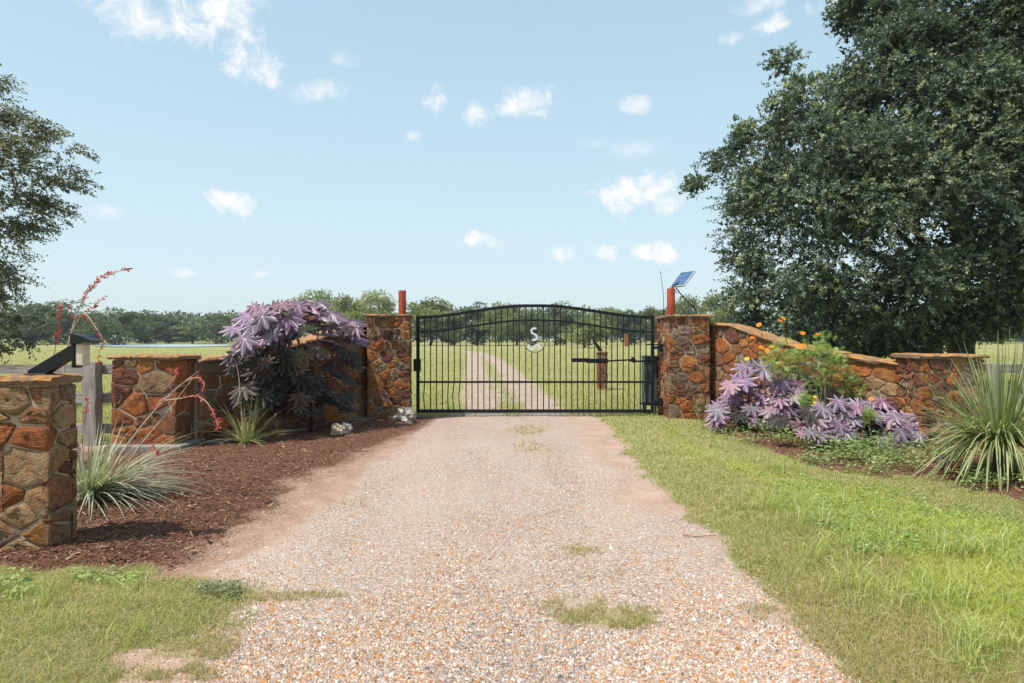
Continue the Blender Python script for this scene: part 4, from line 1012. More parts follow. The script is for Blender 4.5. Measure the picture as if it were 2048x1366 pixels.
GATE_T = [(862, 690.5, 594, 118, 1), (905, 691, 620, 70, 2), (955, 690.5, 607, 78, 4), (998, 691.5, 606, 72, 3), (1034, 690, 600, 84, 1), (1072, 691, 612, 70, 0), (1112, 690, 602, 105, 0), (1170, 695.5, 628, 72, 1), (1213, 690, 607, 84, 3), (1262, 690.5, 614, 80, 4), (1305, 690, 604, 84, 1)]
for i, a in enumerate(GATE_T): far_tree(*a, f'{ORD[i]} far oak from the left among those seen over and through the gate', 'far oaks behind the gate', rot=i * 2.1 + .9)
RIGHT_T = [(1372, 690, 590, 104, 3), (1432, 690, 596, 100, 1)]
for i, a in enumerate(RIGHT_T): far_tree(*a, ('pale far oak showing just right of the solar panel post', 'far oak half hidden behind the left fringe of the huge live oak')[i], 'far oaks right of the gate', rot=i * 2.1 + .9)
EDGE_T = [(1905, 687, 640, 90, 4), (1990, 687, 632, 100, 0), (2062, 687, 636, 90, 4)]
for i, a in enumerate(EDGE_T): far_tree(*a, f'{ORD[i]} far tree from the left under the live oak at the right edge', 'far trees at the right edge', rot=i * 2.1 + .3)

def woodland():
    """the unbroken wood behind the single trees"""
    rng = np.random.default_rng(77); n = 50000; u = rng.uniform(-1.05, 1.05, n); d = rng.uniform(205, 232, n); x = u * d
    top = 4.6 + 8.0 * fbm(x * .05 + 9, d * 0 + 3, 5, 4) + 2.0 * vnoise(x * .25, d * .1, 9); z = rng.uniform(0, 1, n) ** .75 * top
    V, Q = leaf_quads(np.stack([x, d, z], 1), rand_dirs(n, rng), rng.uniform(.7, 1.5, n), rng.uniform(.5, 1.0, n), rng, .8)
    cv = .65 + .7 * vnoise(x * .16, z * .4, 3); k = rng.random(n)
    col = (np.array(PAL_C[0])[None] * (1 - k[:, None]) + np.array(PAL_A[1])[None] * k[:, None]) * cv[:, None]
    o = obj('woodland', mesh_np('woodland', V, Q, col=np.repeat(col, 4, 0)), M_FARLEAF, kind='stuff'); o['label'] = 'dark distant wood closing the pasture'; o['category'] = 'wood'
woodland()
def shrub(px, by, w, h, label, seed):
    rng = np.random.default_rng(seed); d = CAMH * F / (by - HY); g = pt(px, by, d); n = 900; W = w / F * d; Hh = h / F * d
    D = rand_dirs(n, rng); D[:, 2] = np.abs(D[:, 2]); pos = D * np.array([W / 2, W / 2, Hh]) * rng.uniform(.6, 1, (n, 1)); V, Q = leaf_quads(pos, nrm(D + rng.normal(0, .7, (n, 3))), rng.uniform(.2, .5, n), rng.uniform(.15, .3, n), rng)
    k = rng.random(n); col = np.array([[.13, .15, .05]]) * (1 - k[:, None]) + np.array([[.21, .21, .085]]) * k[:, None]
    root = thing('shrub', (g.x, d, 0), label, 'shrub', 'shrubs at the far pond bank')
    o = bpy.data.objects.new('foliage', mesh_np('foliage', V, Q, col=np.repeat(col, 4, 0))); o.data.materials.append(M_WEED); COL.objects.link(o); o.parent = root
    mb = MB(); 
    for k in range(5): mb.tube([(0, 0, -.1), (rng.normal(0, W * .1), rng.normal(0, W * .1), Hh * .5)], [.05, .02], 5)
    mb.build('stem', M_BARK).parent = root
for i, (px, w, h) in enumerate(((297, 34, 13), (330, 26, 11), (350, 24, 9))): shrub(px, 685, w, h, f'{ORD[i]} low pale shrub from the left at the trees beyond the pond', 200 + i)

# ------------------------------------------------------------------ scatter: gravel, mulch chips, grass
def scatter_px(n, rng, px=(-260, 2300), py=(836, 1470), dmax=None):
    x = rng.uniform(*px, n); y = rng.uniform(*py, n); d = CAMH * F / (y - HY); return (x - CXP) / F * d, d
def gravel():
    rng = np.random.default_rng(3); x, y = scatter_px(300000, rng, (150, 1950), (900, 1460))
    g = Ms(mg, x, y) * (1 - Ms(mm_, x, y)); bare = fbm(x * 1.0, y * .4, 61, 3)
    dens = sstep(.35, .9, g) * (.12 + 1.05 * sstep(.38, .60, bare)) * (1 - .5 * Ms(mt, x, y)) + .05
    k = (rng.random(len(x)) < dens * .70) & (y < 9.5); x = x[k]; y = y[k]; n = len(x)
    z = Hs(x, y); s = np.maximum(rng.lognormal(-5.25, .42, n), .00062 * y); s = np.minimum(s, .021)
    ang = np.linspace(0, 2 * np.pi, 6)[:5]; O = np.array([[math.cos(q), math.sin(q), -.1] for q in ang] + [[0, 0, 1]]); T = np.array([[k, (k + 1) % 5, 5] for k in range(5)])
    V = np.repeat(O[None], n, 0) * rng.uniform(.65, 1.2, (n, 6, 1)); V[:, 5, :2] += rng.normal(0, .3, (n, 2))
    V[:, :, 2] *= rng.uniform(.45, .9, (n, 1)); a = rng.uniform(0, 6.28, n); ca, sa = np.cos(a)[:, None], np.sin(a)[:, None]; V[:, :, 1] *= rng.uniform(.6, 1, (n, 1))
    X = (V[:, :, 0] * ca - V[:, :, 1] * sa) * s[:, None] + x[:, None]; Y = (V[:, :, 0] * sa + V[:, :, 1] * ca) * s[:, None] + y[:, None]; Z = V[:, :, 2] * s[:, None] + z[:, None] + .001
    pal = np.array([(.52, .46, .425), (.44, .375, .335), (.37, .285, .235), (.62, .58, .55), (.43, .185, .055), (.47, .24, .09), (.24, .20, .185), (.13, .11, .11), (.34, .165, .085), (.47, .345, .25)])
    pw = np.array([.17, .15, .14, .13, .12, .105, .085, .035, .065, .07]); ci = rng.choice(10, n, p=pw / pw.sum())
    c = pal[ci] * rng.uniform(.75, 1.12, (n, 1)); big = s > .016
    c[big] = pal[rng.choice([4, 5, 8, 9, 3], big.sum())] * rng.uniform(.8, 1.1, (big.sum(), 1))
    cl = line_dist(x, y, gpoly([(1062, 838), (1085, 1000), (1075, 1120), (1010, 1400)])) < .38 + .3 * (fbm(x * 3, y * 3, 64, 2) - .5); c = c * np.array([1.04, 1.0, .93]); gr = cl & (rng.random(n) < .2); c[gr] = np.array([.20, .18, .175]) * rng.uniform(.5, 1.5, (gr.sum(), 1))
    Q = (T[None] + (np.arange(n) * 6)[:, None, None]).reshape(-1, 3)
    o = obj('gravel', mesh_np('gravel', np.stack([X, Y, Z], -1).reshape(-1, 3), Q, col=np.repeat(c, 6, 0)), M_PEBBLE, kind='stuff'); o['label'] = 'white, tan and orange gravel spread over the driveway'; o['category'] = 'gravel'
    return n
def chips():
    rng = np.random.default_rng(4); x, y = scatter_px(150000, rng, (-150, 1000), (836, 1250))
    x2, y2 = scatter_px(40000, rng, (1420, 2200), (840, 1020)); x = np.r_[x, x2]; y = np.r_[y, y2]
    m = Ms(mm_, x, y) * (1 - Ms(mt, x, y)); k = rng.random(len(x)) < sstep(.15, .95, m) * .62; x = x[k]; y = y[k]; n = len(x)
    z = Hs(x, y) + rng.uniform(0, .018, n); L = np.maximum(rng.lognormal(-3.75, .5, n), .0020 * y); W = np.maximum(L * rng.uniform(.12, .3, n), .0009 * y); a = rng.uniform(0, 6.28, n)
    D = np.stack([np.cos(a), np.sin(a), rng.normal(0, .28, n)], 1); D = nrm(D); S = nrm(np.cross(D, nrm(rng.normal(size=(n, 3)) * .5 + [0, 0, 1]))); U = np.cross(S, D); c = np.stack([x, y, z], 1)
    L = np.minimum(L, .11)[:, None] / 2; W = np.minimum(W, .018)[:, None] / 2; th = W * .5
    V = np.stack([c - D * L - S * W, c - D * L + S * W, c + D * L + S * W * .5, c + D * L - S * W * .5, c - D * L * .9 + U * th, c + D * L * .8 + U * th], 1).reshape(-1, 3)
    T = np.array([[0, 4, 5, 3], [1, 2, 5, 4]]); Q = (T[None] + (np.arange(n) * 6)[:, None, None]).reshape(-1, 4)
    kk = rng.random(n)[:, None]; col = np.array([[.05, .022, .014]]) * (1 - kk) + np.array([[.25, .115, .065]]) * kk; pale = rng.random(n) < .09; col[pale] = np.array([.46, .30, .20]) * rng.uniform(.7, 1.2, (pale.sum(), 1))
    o = obj('mulch_chips', mesh_np('mulch_chips', V, Q, col=np.repeat(col, 6, 0)), M_CHIP, kind='stuff'); o['label'] = 'shredded bark chips covering the planting beds'; o['category'] = 'mulch'
    return n
def blades(x, y, z, h, w, col, rng, lean=.45, curl=.5):
    n = len(x); a = rng.uniform(0, 6.28, n); l = np.abs(rng.normal(0, lean, n)); B = np.stack([x, y, z], 1)
    H = np.stack([np.cos(a), np.sin(a), 0 * a], 1); f = rng.uniform(0, 6.28, n); S = np.stack([np.cos(f), np.sin(f), 0 * f], 1) * (w / 2)[:, None]
    up = np.array([0, 0, 1.])[None]
    M = B + (H * (l * .35)[:, None] + up) * (h * .55)[:, None]; T = B + H * ((l + curl * rng.random(n)) * h * .9)[:, None] + up * (h * (1 - .35 * np.minimum(l, 1.5) * rng.uniform(.4, 1, n)))[:, None]
    V = np.stack([B - S, B + S, M + S * .8, M - S * .8, T], 1).reshape(-1, 3); i = (np.arange(n) * 5)[:, None]
    F_ = np.concatenate([np.stack([i + 0, i + 1, i + 2], -1), np.stack([i + 0, i + 2, i + 3], -1), np.stack([i + 3, i + 2, i + 4], -1)], 1).reshape(-1, 3)
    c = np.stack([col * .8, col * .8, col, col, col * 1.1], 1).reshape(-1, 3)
    return V, F_, c
def grass():
    rng = np.random.default_rng(8)
    # mown turf and dry fringe
    x, y = scatter_px(500000, rng); t = Ms(mt, x, y); far = poly_sd(x, y, BEYOND) > 0; pa = Ms(mp, x, y)
    dens = np.maximum(sstep(.22, .85, t) * np.where(pa > .15, .65, 1.0) * np.where(far, .5, 1), .75 * sstep(.08, .75, pa) * (fbm(x * 9, y * 9, 77, 2) > .42))
    k = rng.random(len(x)) < dens; x = x[k]; y = y[k]; far = far[k]; pa = pa[k]; n = len(x)
    edge = poly_sd(x, y, TURF_R); right = edge > -.2; lush = sstep(.25, 1.6, edge + (fbm(x * 1.3, y * 1.3, 71) - .5) * 1.3)
    big = fbm(x * .8 + 5, y * .8, 73, 3); dry = sstep(.42, .66, fbm(x * 1.6, y * 1.6, 75, 3))
    h = rng.uniform(.022, .055, n) * (1 + .9 * lush * (right) * sstep(.35, .65, big)) * np.where(pa > .2, .8, 1); h = np.where(far, rng.uniform(.06, .16, n), h)
    w = np.maximum(rng.uniform(.0018, .0034, n), .00092 * y)
    g0 = np.array([.27, .30, .105]); g1 = np.array([.36, .42, .10]); g2 = np.array([.50, .43, .22]); g3 = np.array([.20, .25, .095])
    kk = rng.random(n)[:, None]; col = g0 * (1 - kk) + g1 * kk
    L = (lush * right)[:, None]; col = col * (1 - L) + (np.array([.39, .42, .10]) * (1 - kk) + np.array([.53, .53, .16]) * kk) * L
    col = np.where((rng.random(n) < .16 + .42 * dry * (1 - .7 * lush))[:, None], g2 * rng.uniform(.7, 1.15, (n, 1)), col); col = np.where((rng.random(n) < .14)[:, None], g3, col)
    col = col * np.where(L > .5, np.array([[1.06, 1.06, .72]]), np.array([[1.08, .95, 1.0]])); lf = (x < -1) & ~far; col[lf] = col[lf] * .82 + np.array([.10, .09, .055])
    st_ = rng.random(n) < np.where(L[:, 0] > .5, .05, .14); col[st_] = np.array([.60, .52, .30]) * rng.uniform(.7, 1.1, (st_.sum(), 1))
    dp = (pa > .12) & (rng.random(n) < .5); col[dp] = np.array([.46, .38, .19]) * rng.uniform(.7, 1.1, (dp.sum(), 1))
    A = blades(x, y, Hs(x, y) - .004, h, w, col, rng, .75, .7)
    # taller coarse tufts right of the drive and at the left corner
    cx, cy = scatter_px(900, rng, (1380, 2300), (880, 1450)); e = poly_sd(cx, cy, TURF_R); q = fbm(cx * .9 + 11, cy * .9, 81, 3)
    ok = (e > .35) & (q + .25 * sstep(.8, 2.5, e) > rng.uniform(.45, .75, len(cx))); cx = cx[ok]; cy = cy[ok]
    lx, ly = scatter_px(60, rng, (-100, 330), (1160, 1440)); ok = poly_sd(lx, ly, TURF_L) > .1; cx = np.r_[cx, lx[ok][:16]]; cy = np.r_[cy, ly[ok][:16]]
    m = 26; ix = np.repeat(np.arange(len(cx)), m); n2 = len(ix); bx_ = cx[ix] + rng.normal(0, .05, n2); by_ = cy[ix] + rng.normal(0, .05, n2)
    h2 = rng.uniform(.07, .20, n2) * rng.uniform(.6, 1.3, len(cx))[ix]; w2 = np.maximum(rng.uniform(.003, .0065, n2), .0009 * by_)
    kk = rng.random(n2)[:, None]; c2 = np.array([[.34, .39, .10]]) * (1 - kk) + np.array([[.52, .54, .19]]) * kk; pale = rng.random(n2) < .10; c2[pale] = np.array([.62, .60, .42])
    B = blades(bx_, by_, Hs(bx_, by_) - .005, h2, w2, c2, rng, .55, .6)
    # pasture tufts behind the gate
    x, y = scatter_px(150000, rng, (-200, 2250), (697, 842)); d = np.minimum(line_dist(x, y, TRK_L), line_dist(x, y, TRK_R)); ok = (d > .55 + rng.normal(0, .25, len(d))) & (y > 12.9); x = x[ok]; y = y[ok]; n3 = len(x)
    kk = rng.random(n3)[:, None]; pt_ = fbm(x * .25, y * .25, 91, 3)[:, None]; c3 = (np.array([[.25, .27, .075]]) * (1 - kk) + np.array([[.36, .35, .11]]) * kk) * (.8 + .4 * pt_); dd = rng.random(n3) < .22; c3[dd] = np.array([.42, .37, .18])
    z3 = np.where(y < 15.4, Hs(x, y), -.03)
    h3 = rng.uniform(.03, .10, n3) * (1 + .004 * y); w3 = np.maximum(.006, .0010 * y); a3 = rng.uniform(0, 6.28, n3); B3 = np.stack([x, y, z3], 1); S3 = np.stack([np.cos(a3), np.sin(a3) * .6, 0 * a3], 1) * (w3 / 2)[:, None]
    T3 = B3 + np.stack([rng.normal(0, .6, n3) * h3, rng.normal(0, .6, n3) * h3, h3], 1)
    C = (np.stack([B3 - S3, B3 + S3, T3], 1).reshape(-1, 3), np.arange(n3 * 3).reshape(-1, 3), np.repeat(c3, 3, 0))
    for nm, (V, Fc, c), lab in (('lawn_grass', A, 'short mown grass of the lawns'), ('tall_grass', B, 'taller coarse grass tufts in the lawns'), ('meadow_grass', C, 'pasture grass behind the gate')):
        o = obj(nm, mesh_np(nm, V, Fc, col=c), M_GRASS, kind='stuff'); o['label'] = lab; o['category'] = 'grass'
    return n, n2, n3
NG = gravel(); NCH = chips(); NGR = grass()

# broad leaved ground cover and weeds
def weeds():
    rng = np.random.default_rng(15)
    def patch(px, py, n, lmin, lmax, hmax, c0, c1, cond=None):
        x, y = scatter_px(n, rng, px, py)
        if cond is not None: k = cond(x, y); x = x[k]; y = y[k]
        n = len(x); a = rng.uniform(0, 6.28, n); z = Hs(x, y) + rng.random(n) ** .8 * hmax
        D = np.stack([np.cos(a), np.sin(a), rng.uniform(-.3, .45, n)], 1); L = rng.uniform(lmin, lmax, n)
        V, Q = leaf_quads(np.stack([x, y, z], 1), D, L, L * rng.uniform(.45, .7, n), rng, 1.6); k = rng.random(n)[:, None]
        return V, Q, np.repeat(np.array(c0)[None] * (1 - k) + np.array(c1)[None] * k, 4, 0)
    def join(ps):
        off = 0; VV = []; QQ = []; CC = []
        for V, Q, c in ps: VV.append(V); QQ.append(Q + off); CC.append(c); off += len(V)
        return np.concatenate(VV), np.concatenate(QQ), np.concatenate(CC)
    near = lambda x, y: (poly_sd(x, y, TURF_R) + (fbm(x * 1.5, y * 1.5, 55) - .5) > .75)
    bed = lambda x, y: (Ms(mbed, x, y) > .3) & (fbm(x * 2.6, y * 2.6, 57, 3) > .46)
    V, Q, c = join([patch((1550, 2300), (945, 1120), 15000, .018, .035, .05, (.16, .25, .075), (.33, .42, .13), near), patch((1450, 2300), (880, 960), 5000, .02, .035, .03, (.30, .40, .08), (.44, .52, .13), near)])
    o = obj('ground_cover', mesh_np('ground_cover', V, Q, col=c), M_WEED, kind='stuff'); o['label'] = 'clover like ground cover on the lawn below the right bed'; o['category'] = 'ground cover'
    tall = lambda x, y: (poly_sd(x, y, BED_R) > .3) & (fbm(x * 2.6, y * 2.6, 58, 3) > .40)
    V, Q, c = join([patch((1400, 1790), (838, 930), 9000, .03, .06, .24, (.10, .16, .05), (.30, .37, .13), tall), patch((1400, 2100), (838, 985), 26000, .025, .055, .13, (.13, .19, .06), (.36, .42, .15), bed), patch((140, 280), (1145, 1175), 220, .02, .04, .05, (.22, .30, .09), (.36, .42, .13)), patch((-60, 60), (1150, 1215), 160, .03, .055, .06, (.20, .28, .08), (.32, .38, .12)), patch((395, 480), (1172, 1205), 500, .015, .03, .05, (.15, .18, .09), (.25, .28, .14))])
    o = obj('weeds', mesh_np('weeds', V, Q, col=c), M_WEED, kind='stuff'); o['label'] = 'low leafy weeds filling the beds between the plants'; o['category'] = 'weeds'
weeds()

# ------------------------------------------------------------------ strap leaved plants
def strap(base, hdir, reach, rise, droop, width, rng, seg=8):
    """arching leaf: folded ribbon; returns verts and faces"""
    V = []; Fc = []; side = Vector((-hdir.y, hdir.x, 0)); up = Vector((0, 0, 1)); tw = rng.normal(0, .15)
    for i in range(seg + 1):
        t = i / seg; p = base + hdir * (reach * t) + up * (rise * t - droop * t * t) + side * (tw * t * t * reach * .5)
        if p.z < .03: p.z = .03 + .01 * (i % 2)
        w = width * (1 - t ** 2.2) * (.75 + .5 * min(1, t * 4)) / 2 + .0006
        tg = (hdir * reach + up * (rise - 2 * droop * t)).normalized(); nn = side.cross(tg).normalized()
        V += [p - side * w + nn * w * .35, p, p + side * w + nn * w * .35]
    for i in range(seg):
        a = i * 3; Fc += [[a, a + 1, a + 4, a + 3], [a + 1, a + 2, a + 5, a + 4]]
    return V, Fc
def strap_clump(root, c, n, rng, lens, elev, width, cols, spread=.07, bias=None, droopk=(.15, .9)):
    """individual leaves of a clump, each an object"""
    c = Vector(c)
    for i in range(n):
        a = rng.uniform(0, 2 * math.pi)
        if bias is not None and rng.random() < bias[1]: a = bias[0] + rng.normal(0, bias[2])
        h = Vector((math.cos(a), math.sin(a), 0)); e = math.radians(rng.uniform(*elev)); L = rng.uniform(*lens)
        base = c + h * rng.uniform(0, spread) + Vector((0, 0, rng.uniform(0, .04)))
        dk = rng.uniform(*droopk) * (1.15 - e / 1.6)
        V, Fc = strap(Vector((0, 0, 0)) + base, h, L * math.cos(e), L * math.sin(e), L * dk * .75, width * rng.uniform(.7, 1.2), rng)
        k = rng.random(); col = np.array(cols[0]) * (1 - k) + np.array(cols[1]) * k
        if rng.random() < cols[3]: col = np.array(cols[2])
        V = np.array([tuple(v - base) for v in V]); me = mesh_np('leaf', V, Fc, col=np.tile(col, (len(V), 1)), smooth=True)
        obj('leaf', me, M_STRAP, root, Matrix.Translation(base))
def flower_col(n, rng, pal):
    k = rng.choice(len(pal), n); return np.array(pal)[k] * rng.uniform(.75, 1.2, (n, 1))
def t_mat(name, c, rough=.6):
    t = NT(name); n = t.noise(30, 3, .6, t.pos()); return t.end(t.pbr(t.mix(t.rng(n, .4, .7), c, tuple(q * .6 for q in c)), rough))
M_STALK = t_mat('pale_flower_stalk', (.46, .36, .26)); M_STALKR = t_mat('reddish_flower_stalk', (.30, .09, .08)); M_STALKD = t_mat('dark_flower_stalk', (.07, .05, .05))
RED = [(.62, .075, .07), (.70, .11, .06), (.52, .05, .09), (.66, .16, .12)]
def flower_stalk(root, pts, rad, mat, t0, nf, rng, branches=(), fl=.030):
    P = [Vector(p) for p in pts]
    def sm(P, k=4):
        Q = []
        for i in range(len(P) - 1):
            p0 = P[max(i - 1, 0)]; p1 = P[i]; p2 = P[i + 1]; p3 = P[min(i + 2, len(P) - 1)]
            for j in range(k):
                t = j / k; Q.append(.5 * ((2 * p1) + (p2 - p0) * t + (2 * p0 - 5 * p1 + 4 * p2 - p3) * t * t + (3 * p1 - p0 - 3 * p2 + p3) * t ** 3))
        return Q + [P[-1]]
    mb = MB(); allp = []
    for (pp, r0, tt, k) in [(P, rad, t0, nf)] + [([Vector(q) for q in b[0]], rad * .6, b[1], b[2]) for b in branches]:
        S = sm(pp); mb.tube(S, [r0 * (1 - .75 * i / len(S)) for i in range(len(S))], 6); allp.append((S, tt, k))
    st = mb.build('flower_stalk', mat, root, smooth=True)
    V = []; Q = []; col = []; i0 = 0
    for S, tt, k in allp:
        for _ in range(k):
            t = tt + (1 - tt) * rng.random() ** .9; f = t * (len(S) - 1.001); i = int(f); p = S[i].lerp(S[i + 1], f - i); tg = (S[i + 1] - S[i]).normalized()
            d = Vector(rng.normal(size=3)); d = (d - tg * d.dot(tg)).normalized(); d = (d + tg * .55 + Vector((0, 0, -.1))).normalized(); L = fl * rng.uniform(.6, 1.25); u = d.orthogonal().normalized(); v = d.cross(u); r = L * .17
            ring = [(0, .35), (.3, 1), (.75, .9), (1, .25)]
            for a, s in ring:
                for q in range(4):
                    g = q * math.pi / 2; V.append(tuple(p + d * (L * a + .004) + (u * math.cos(g) + v * math.sin(g)) * r * s))
            for a in range(3):
                for q in range(4): Q.append((i0 + a * 4 + q, i0 + a * 4 + (q + 1) % 4, i0 + a * 4 + 4 + (q + 1) % 4, i0 + a * 4 + 4 + q))
            Q.append(tuple(i0 + 12 + q for q in range(4))); i0 += 16; col += [flower_col(1, rng, RED)[0]] * 16
    if V:
        o = obj('flowers', mesh_np('flowers', np.array(V), np.array(Q), col=np.array(col), smooth=True), M_PETAL, None, kind='stuff'); o.parent = st; o.location = (0, 0, 0)
    return st
YUC = ((.27, .29, .19), (.43, .44, .32), (.50, .44, .31), .10)
def yuccas():
    rng = np.random.default_rng(31)
    d = 6.15; c = pt(178, 1012, d); z = float(Hs(c.x, d)); root = thing('red_yucca', (c.x, d, z), 'grey green red yucca clump with tall coral flower stalks behind the nearest pillar', 'yucca')
    strap_clump(root, (c.x, d, z - .01), 110, rng, (.6, .95), (32, 76), .011, YUC, .12, droopk=(.15, .7))
    strap_clump(root, (c.x, d, z - .01), 180, rng, (.8, 1.18), (16, 48), .011, YUC, .12, bias=(-.10, .9, .55), droopk=(.45, .8))
    P = lambda *a: [pt(x, y, q) for x, y, q in a]
    flower_stalk(root, P((168, 1000, 6.15), (150, 860, 6.15), (128, 745, 6.2), (143, 665, 6.2), (160, 612, 6.2), (183, 575, 6.15), (208, 552, 6.1), (262, 536, 6.0)), .0105, M_STALK, .60, 95, rng,
                 branches=[(P((142, 668, 6.2), (155, 642, 6.2), (170, 628, 6.18), (188, 650, 6.15), (204, 678, 6.1), (198, 705, 6.1), (196, 730, 6.1)), .15, 42), (P((160, 634, 6.2), (178, 622, 6.25), (192, 608, 6.3), (209, 591, 6.35)), .2, 22), (P((149, 640, 6.2), (142, 622, 6.15), (143, 612, 6.12)), .1, 8)])
    flower_stalk(root, P((160, 1000, 6.2), (130, 860, 6.25), (106, 745, 6.3), (110, 700, 6.3), (117, 655, 6.3), (121, 608, 6.3)), .006, M_STALKR, .62, 48, rng)
    flower_stalk(root, P((200, 985, 6.1), (255, 890, 6.15), (310, 820, 6.2), (352, 778, 6.25), (397, 742, 6.3)), .0095, M_STALK, .97, 4, rng,
                 branches=[(P((330, 801, 6.2), (360, 797, 6.15), (392, 792, 6.1), (415, 806, 6.0), (430, 835, 5.95), (437, 858, 5.9)), .12, 60), (P((345, 785, 6.2), (340, 765, 6.15), (352, 750, 6.1), (350, 740, 6.1)), .25, 18), (P((340, 792, 6.2), (322, 800, 6.1), (312, 815, 6.05)), .3, 14), (P((370, 763, 6.25), (392, 755, 6.2), (408, 765, 6.15), (404, 785, 6.1)), .3, 20)])
    flower_stalk(root, P((225, 985, 6.05), (270, 905, 6.05), (330, 830, 6.1), (385, 757, 6.15)), .008, M_STALK, .98, 2, rng)
    flower_stalk(root, P((172, 1000, 6.3), (165, 880, 6.4), (172, 830, 6.45), (176, 796, 6.45)), .005, M_STALKR, .55, 26, rng)
    flower_stalk(root, P((215, 980, 6.0), (240, 915, 5.95), (270, 885, 5.9), (300, 888, 5.85), (318, 905, 5.8)), .005, M_STALKR, .4, 24, rng)
    d = 9.35; c = pt(492, 897, d); z = float(Hs(c.x, d)); root = thing('red_yucca', (c.x, d, z), 'smaller red yucca clump with thin green leaves on the mulch before the shaded wall', 'yucca')
    strap_clump(root, (c.x, d, z - .01), 95, rng, (.42, .86), (15, 82), .012, ((.23, .25, .085), (.36, .36, .16), (.40, .35, .2), .08), .08, droopk=(.2, .8))
    flower_stalk(root, P((488, 895, 9.35), (481, 800, 9.35), (476, 742, 9.4), (461, 690, 9.4), (459, 652, 9.4)), .008, M_STALK, .99, 0, rng)
    flower_stalk(root, P((462, 870, 9.1), (452, 850, 8.9), (440, 838, 8.8)), .004, M_STALKR, .2, 10, rng)
    d = 7.15; c = pt(2000, 905, d); z = .0; root = thing('fountain_grass_plant', (c.x, d, z), 'big spiky green fountain shaped plant with strap leaves at the right edge', 'plant')
    strap_clump(root, (c.x, d, .30), 165, rng, (1.0, 1.40), (32, 86), .015, ((.135, .175, .065), (.25, .29, .115), (.36, .32, .18), .06), .12, droopk=(.2, .7))
    strap_clump(root, (c.x, d, .34), 100, rng, (.9, 1.2), (15, 50), .015, ((.19, .22, .085), (.34, .36, .16), (.42, .24, .09), .08), .12, droopk=(.55, 1.0))
    strap_clump(root, (c.x, d, .36), 230, rng, (.75, 1.12), (22, 62), .019, ((.20, .23, .085), (.38, .39, .17), (.44, .25, .09), .10), .10, droopk=(1.5, 2.2))
    mb = MB(); mb.tube([(c.x, d, -.05), (c.x, d, .15), (c.x, d, .34)], [.06, .07, .05], 10); mb.build('stem', M_BARK, root)
yuccas()

# ------------------------------------------------------------------ castor bean plants
def castor_mat(name, ca, cb, vein, tr, under, rough=.36, spec=.6):
    t = NT(name); a = t.attr('col'); sp = t.n('ShaderNodeSeparateColor'); t.put(sp.inputs[0], a.outputs['Color']); r = t.info().outputs['Random']
    n = t.noise(16, 4, .6, t.co)
    c = t.mix(t.rng(n, .35, .65), ca, cb); c = t.mix(t.rng(t.noise(2.2, 3, .6, t.co), .5, .75, 0., .5), c, (.10, .085, .085)); c = t.mix(t.math('MULTIPLY', sp.outputs[0], 1.0), c, vein)
    hs = t.n('ShaderNodeHueSaturation'); t.put(hs.inputs['Color'], c); t.put(hs.inputs['Value'], t.rng(r, 0, 1, .6, 1.25)); t.put(hs.inputs['Hue'], t.rng(t.math('FRACT', t.math('MULTIPLY', r, 9.7)), 0, 1, .47, .54)); t.put(hs.inputs['Saturation'], t.rng(t.math('FRACT', t.math('MULTIPLY', r, 23.7)), 0, 1, .45, 1.25))
    return t.end(t.leafy(hs.outputs[0], tr, rough, .17, spec, normal=t.bump(n, .25, .01)))
M_CAST = castor_mat('purple_castor_leaf', (.235, .18, .26), (.17, .14, .20), (.35, .15, .25), (.30, .08, .02), 0)
M_CASTP = castor_mat('pink_castor_leaf', (.33, .225, .29), (.27, .195, .245), (.42, .14, .20), (.38, .09, .04), 0)
M_CASTD = castor_mat('dark_green_shaded_castor_leaf', (.030, .038, .030), (.042, .040, .036), (.09, .05, .045), (.30, .16, .02), 0, .5, .3)  # near-black base colour puts the shade under the upper leaves into lower ones
M_CASTR = castor_mat('young_red_castor_leaf', (.30, .09, .13), (.26, .10, .14), (.36, .07, .09), (.40, .05, .03), 0)
M_CASTO = castor_mat('olive_brown_backlit_castor_leaf', (.13, .075, .026), (.075, .065, .03), (.18, .08, .035), (.5, .22, .02), 0, .5, .3)  # brown-orange of backlit leaves put into the base colour
M_CSTEM = t_mat('maroon_castor_stem', (.085, .03, .035), .45)
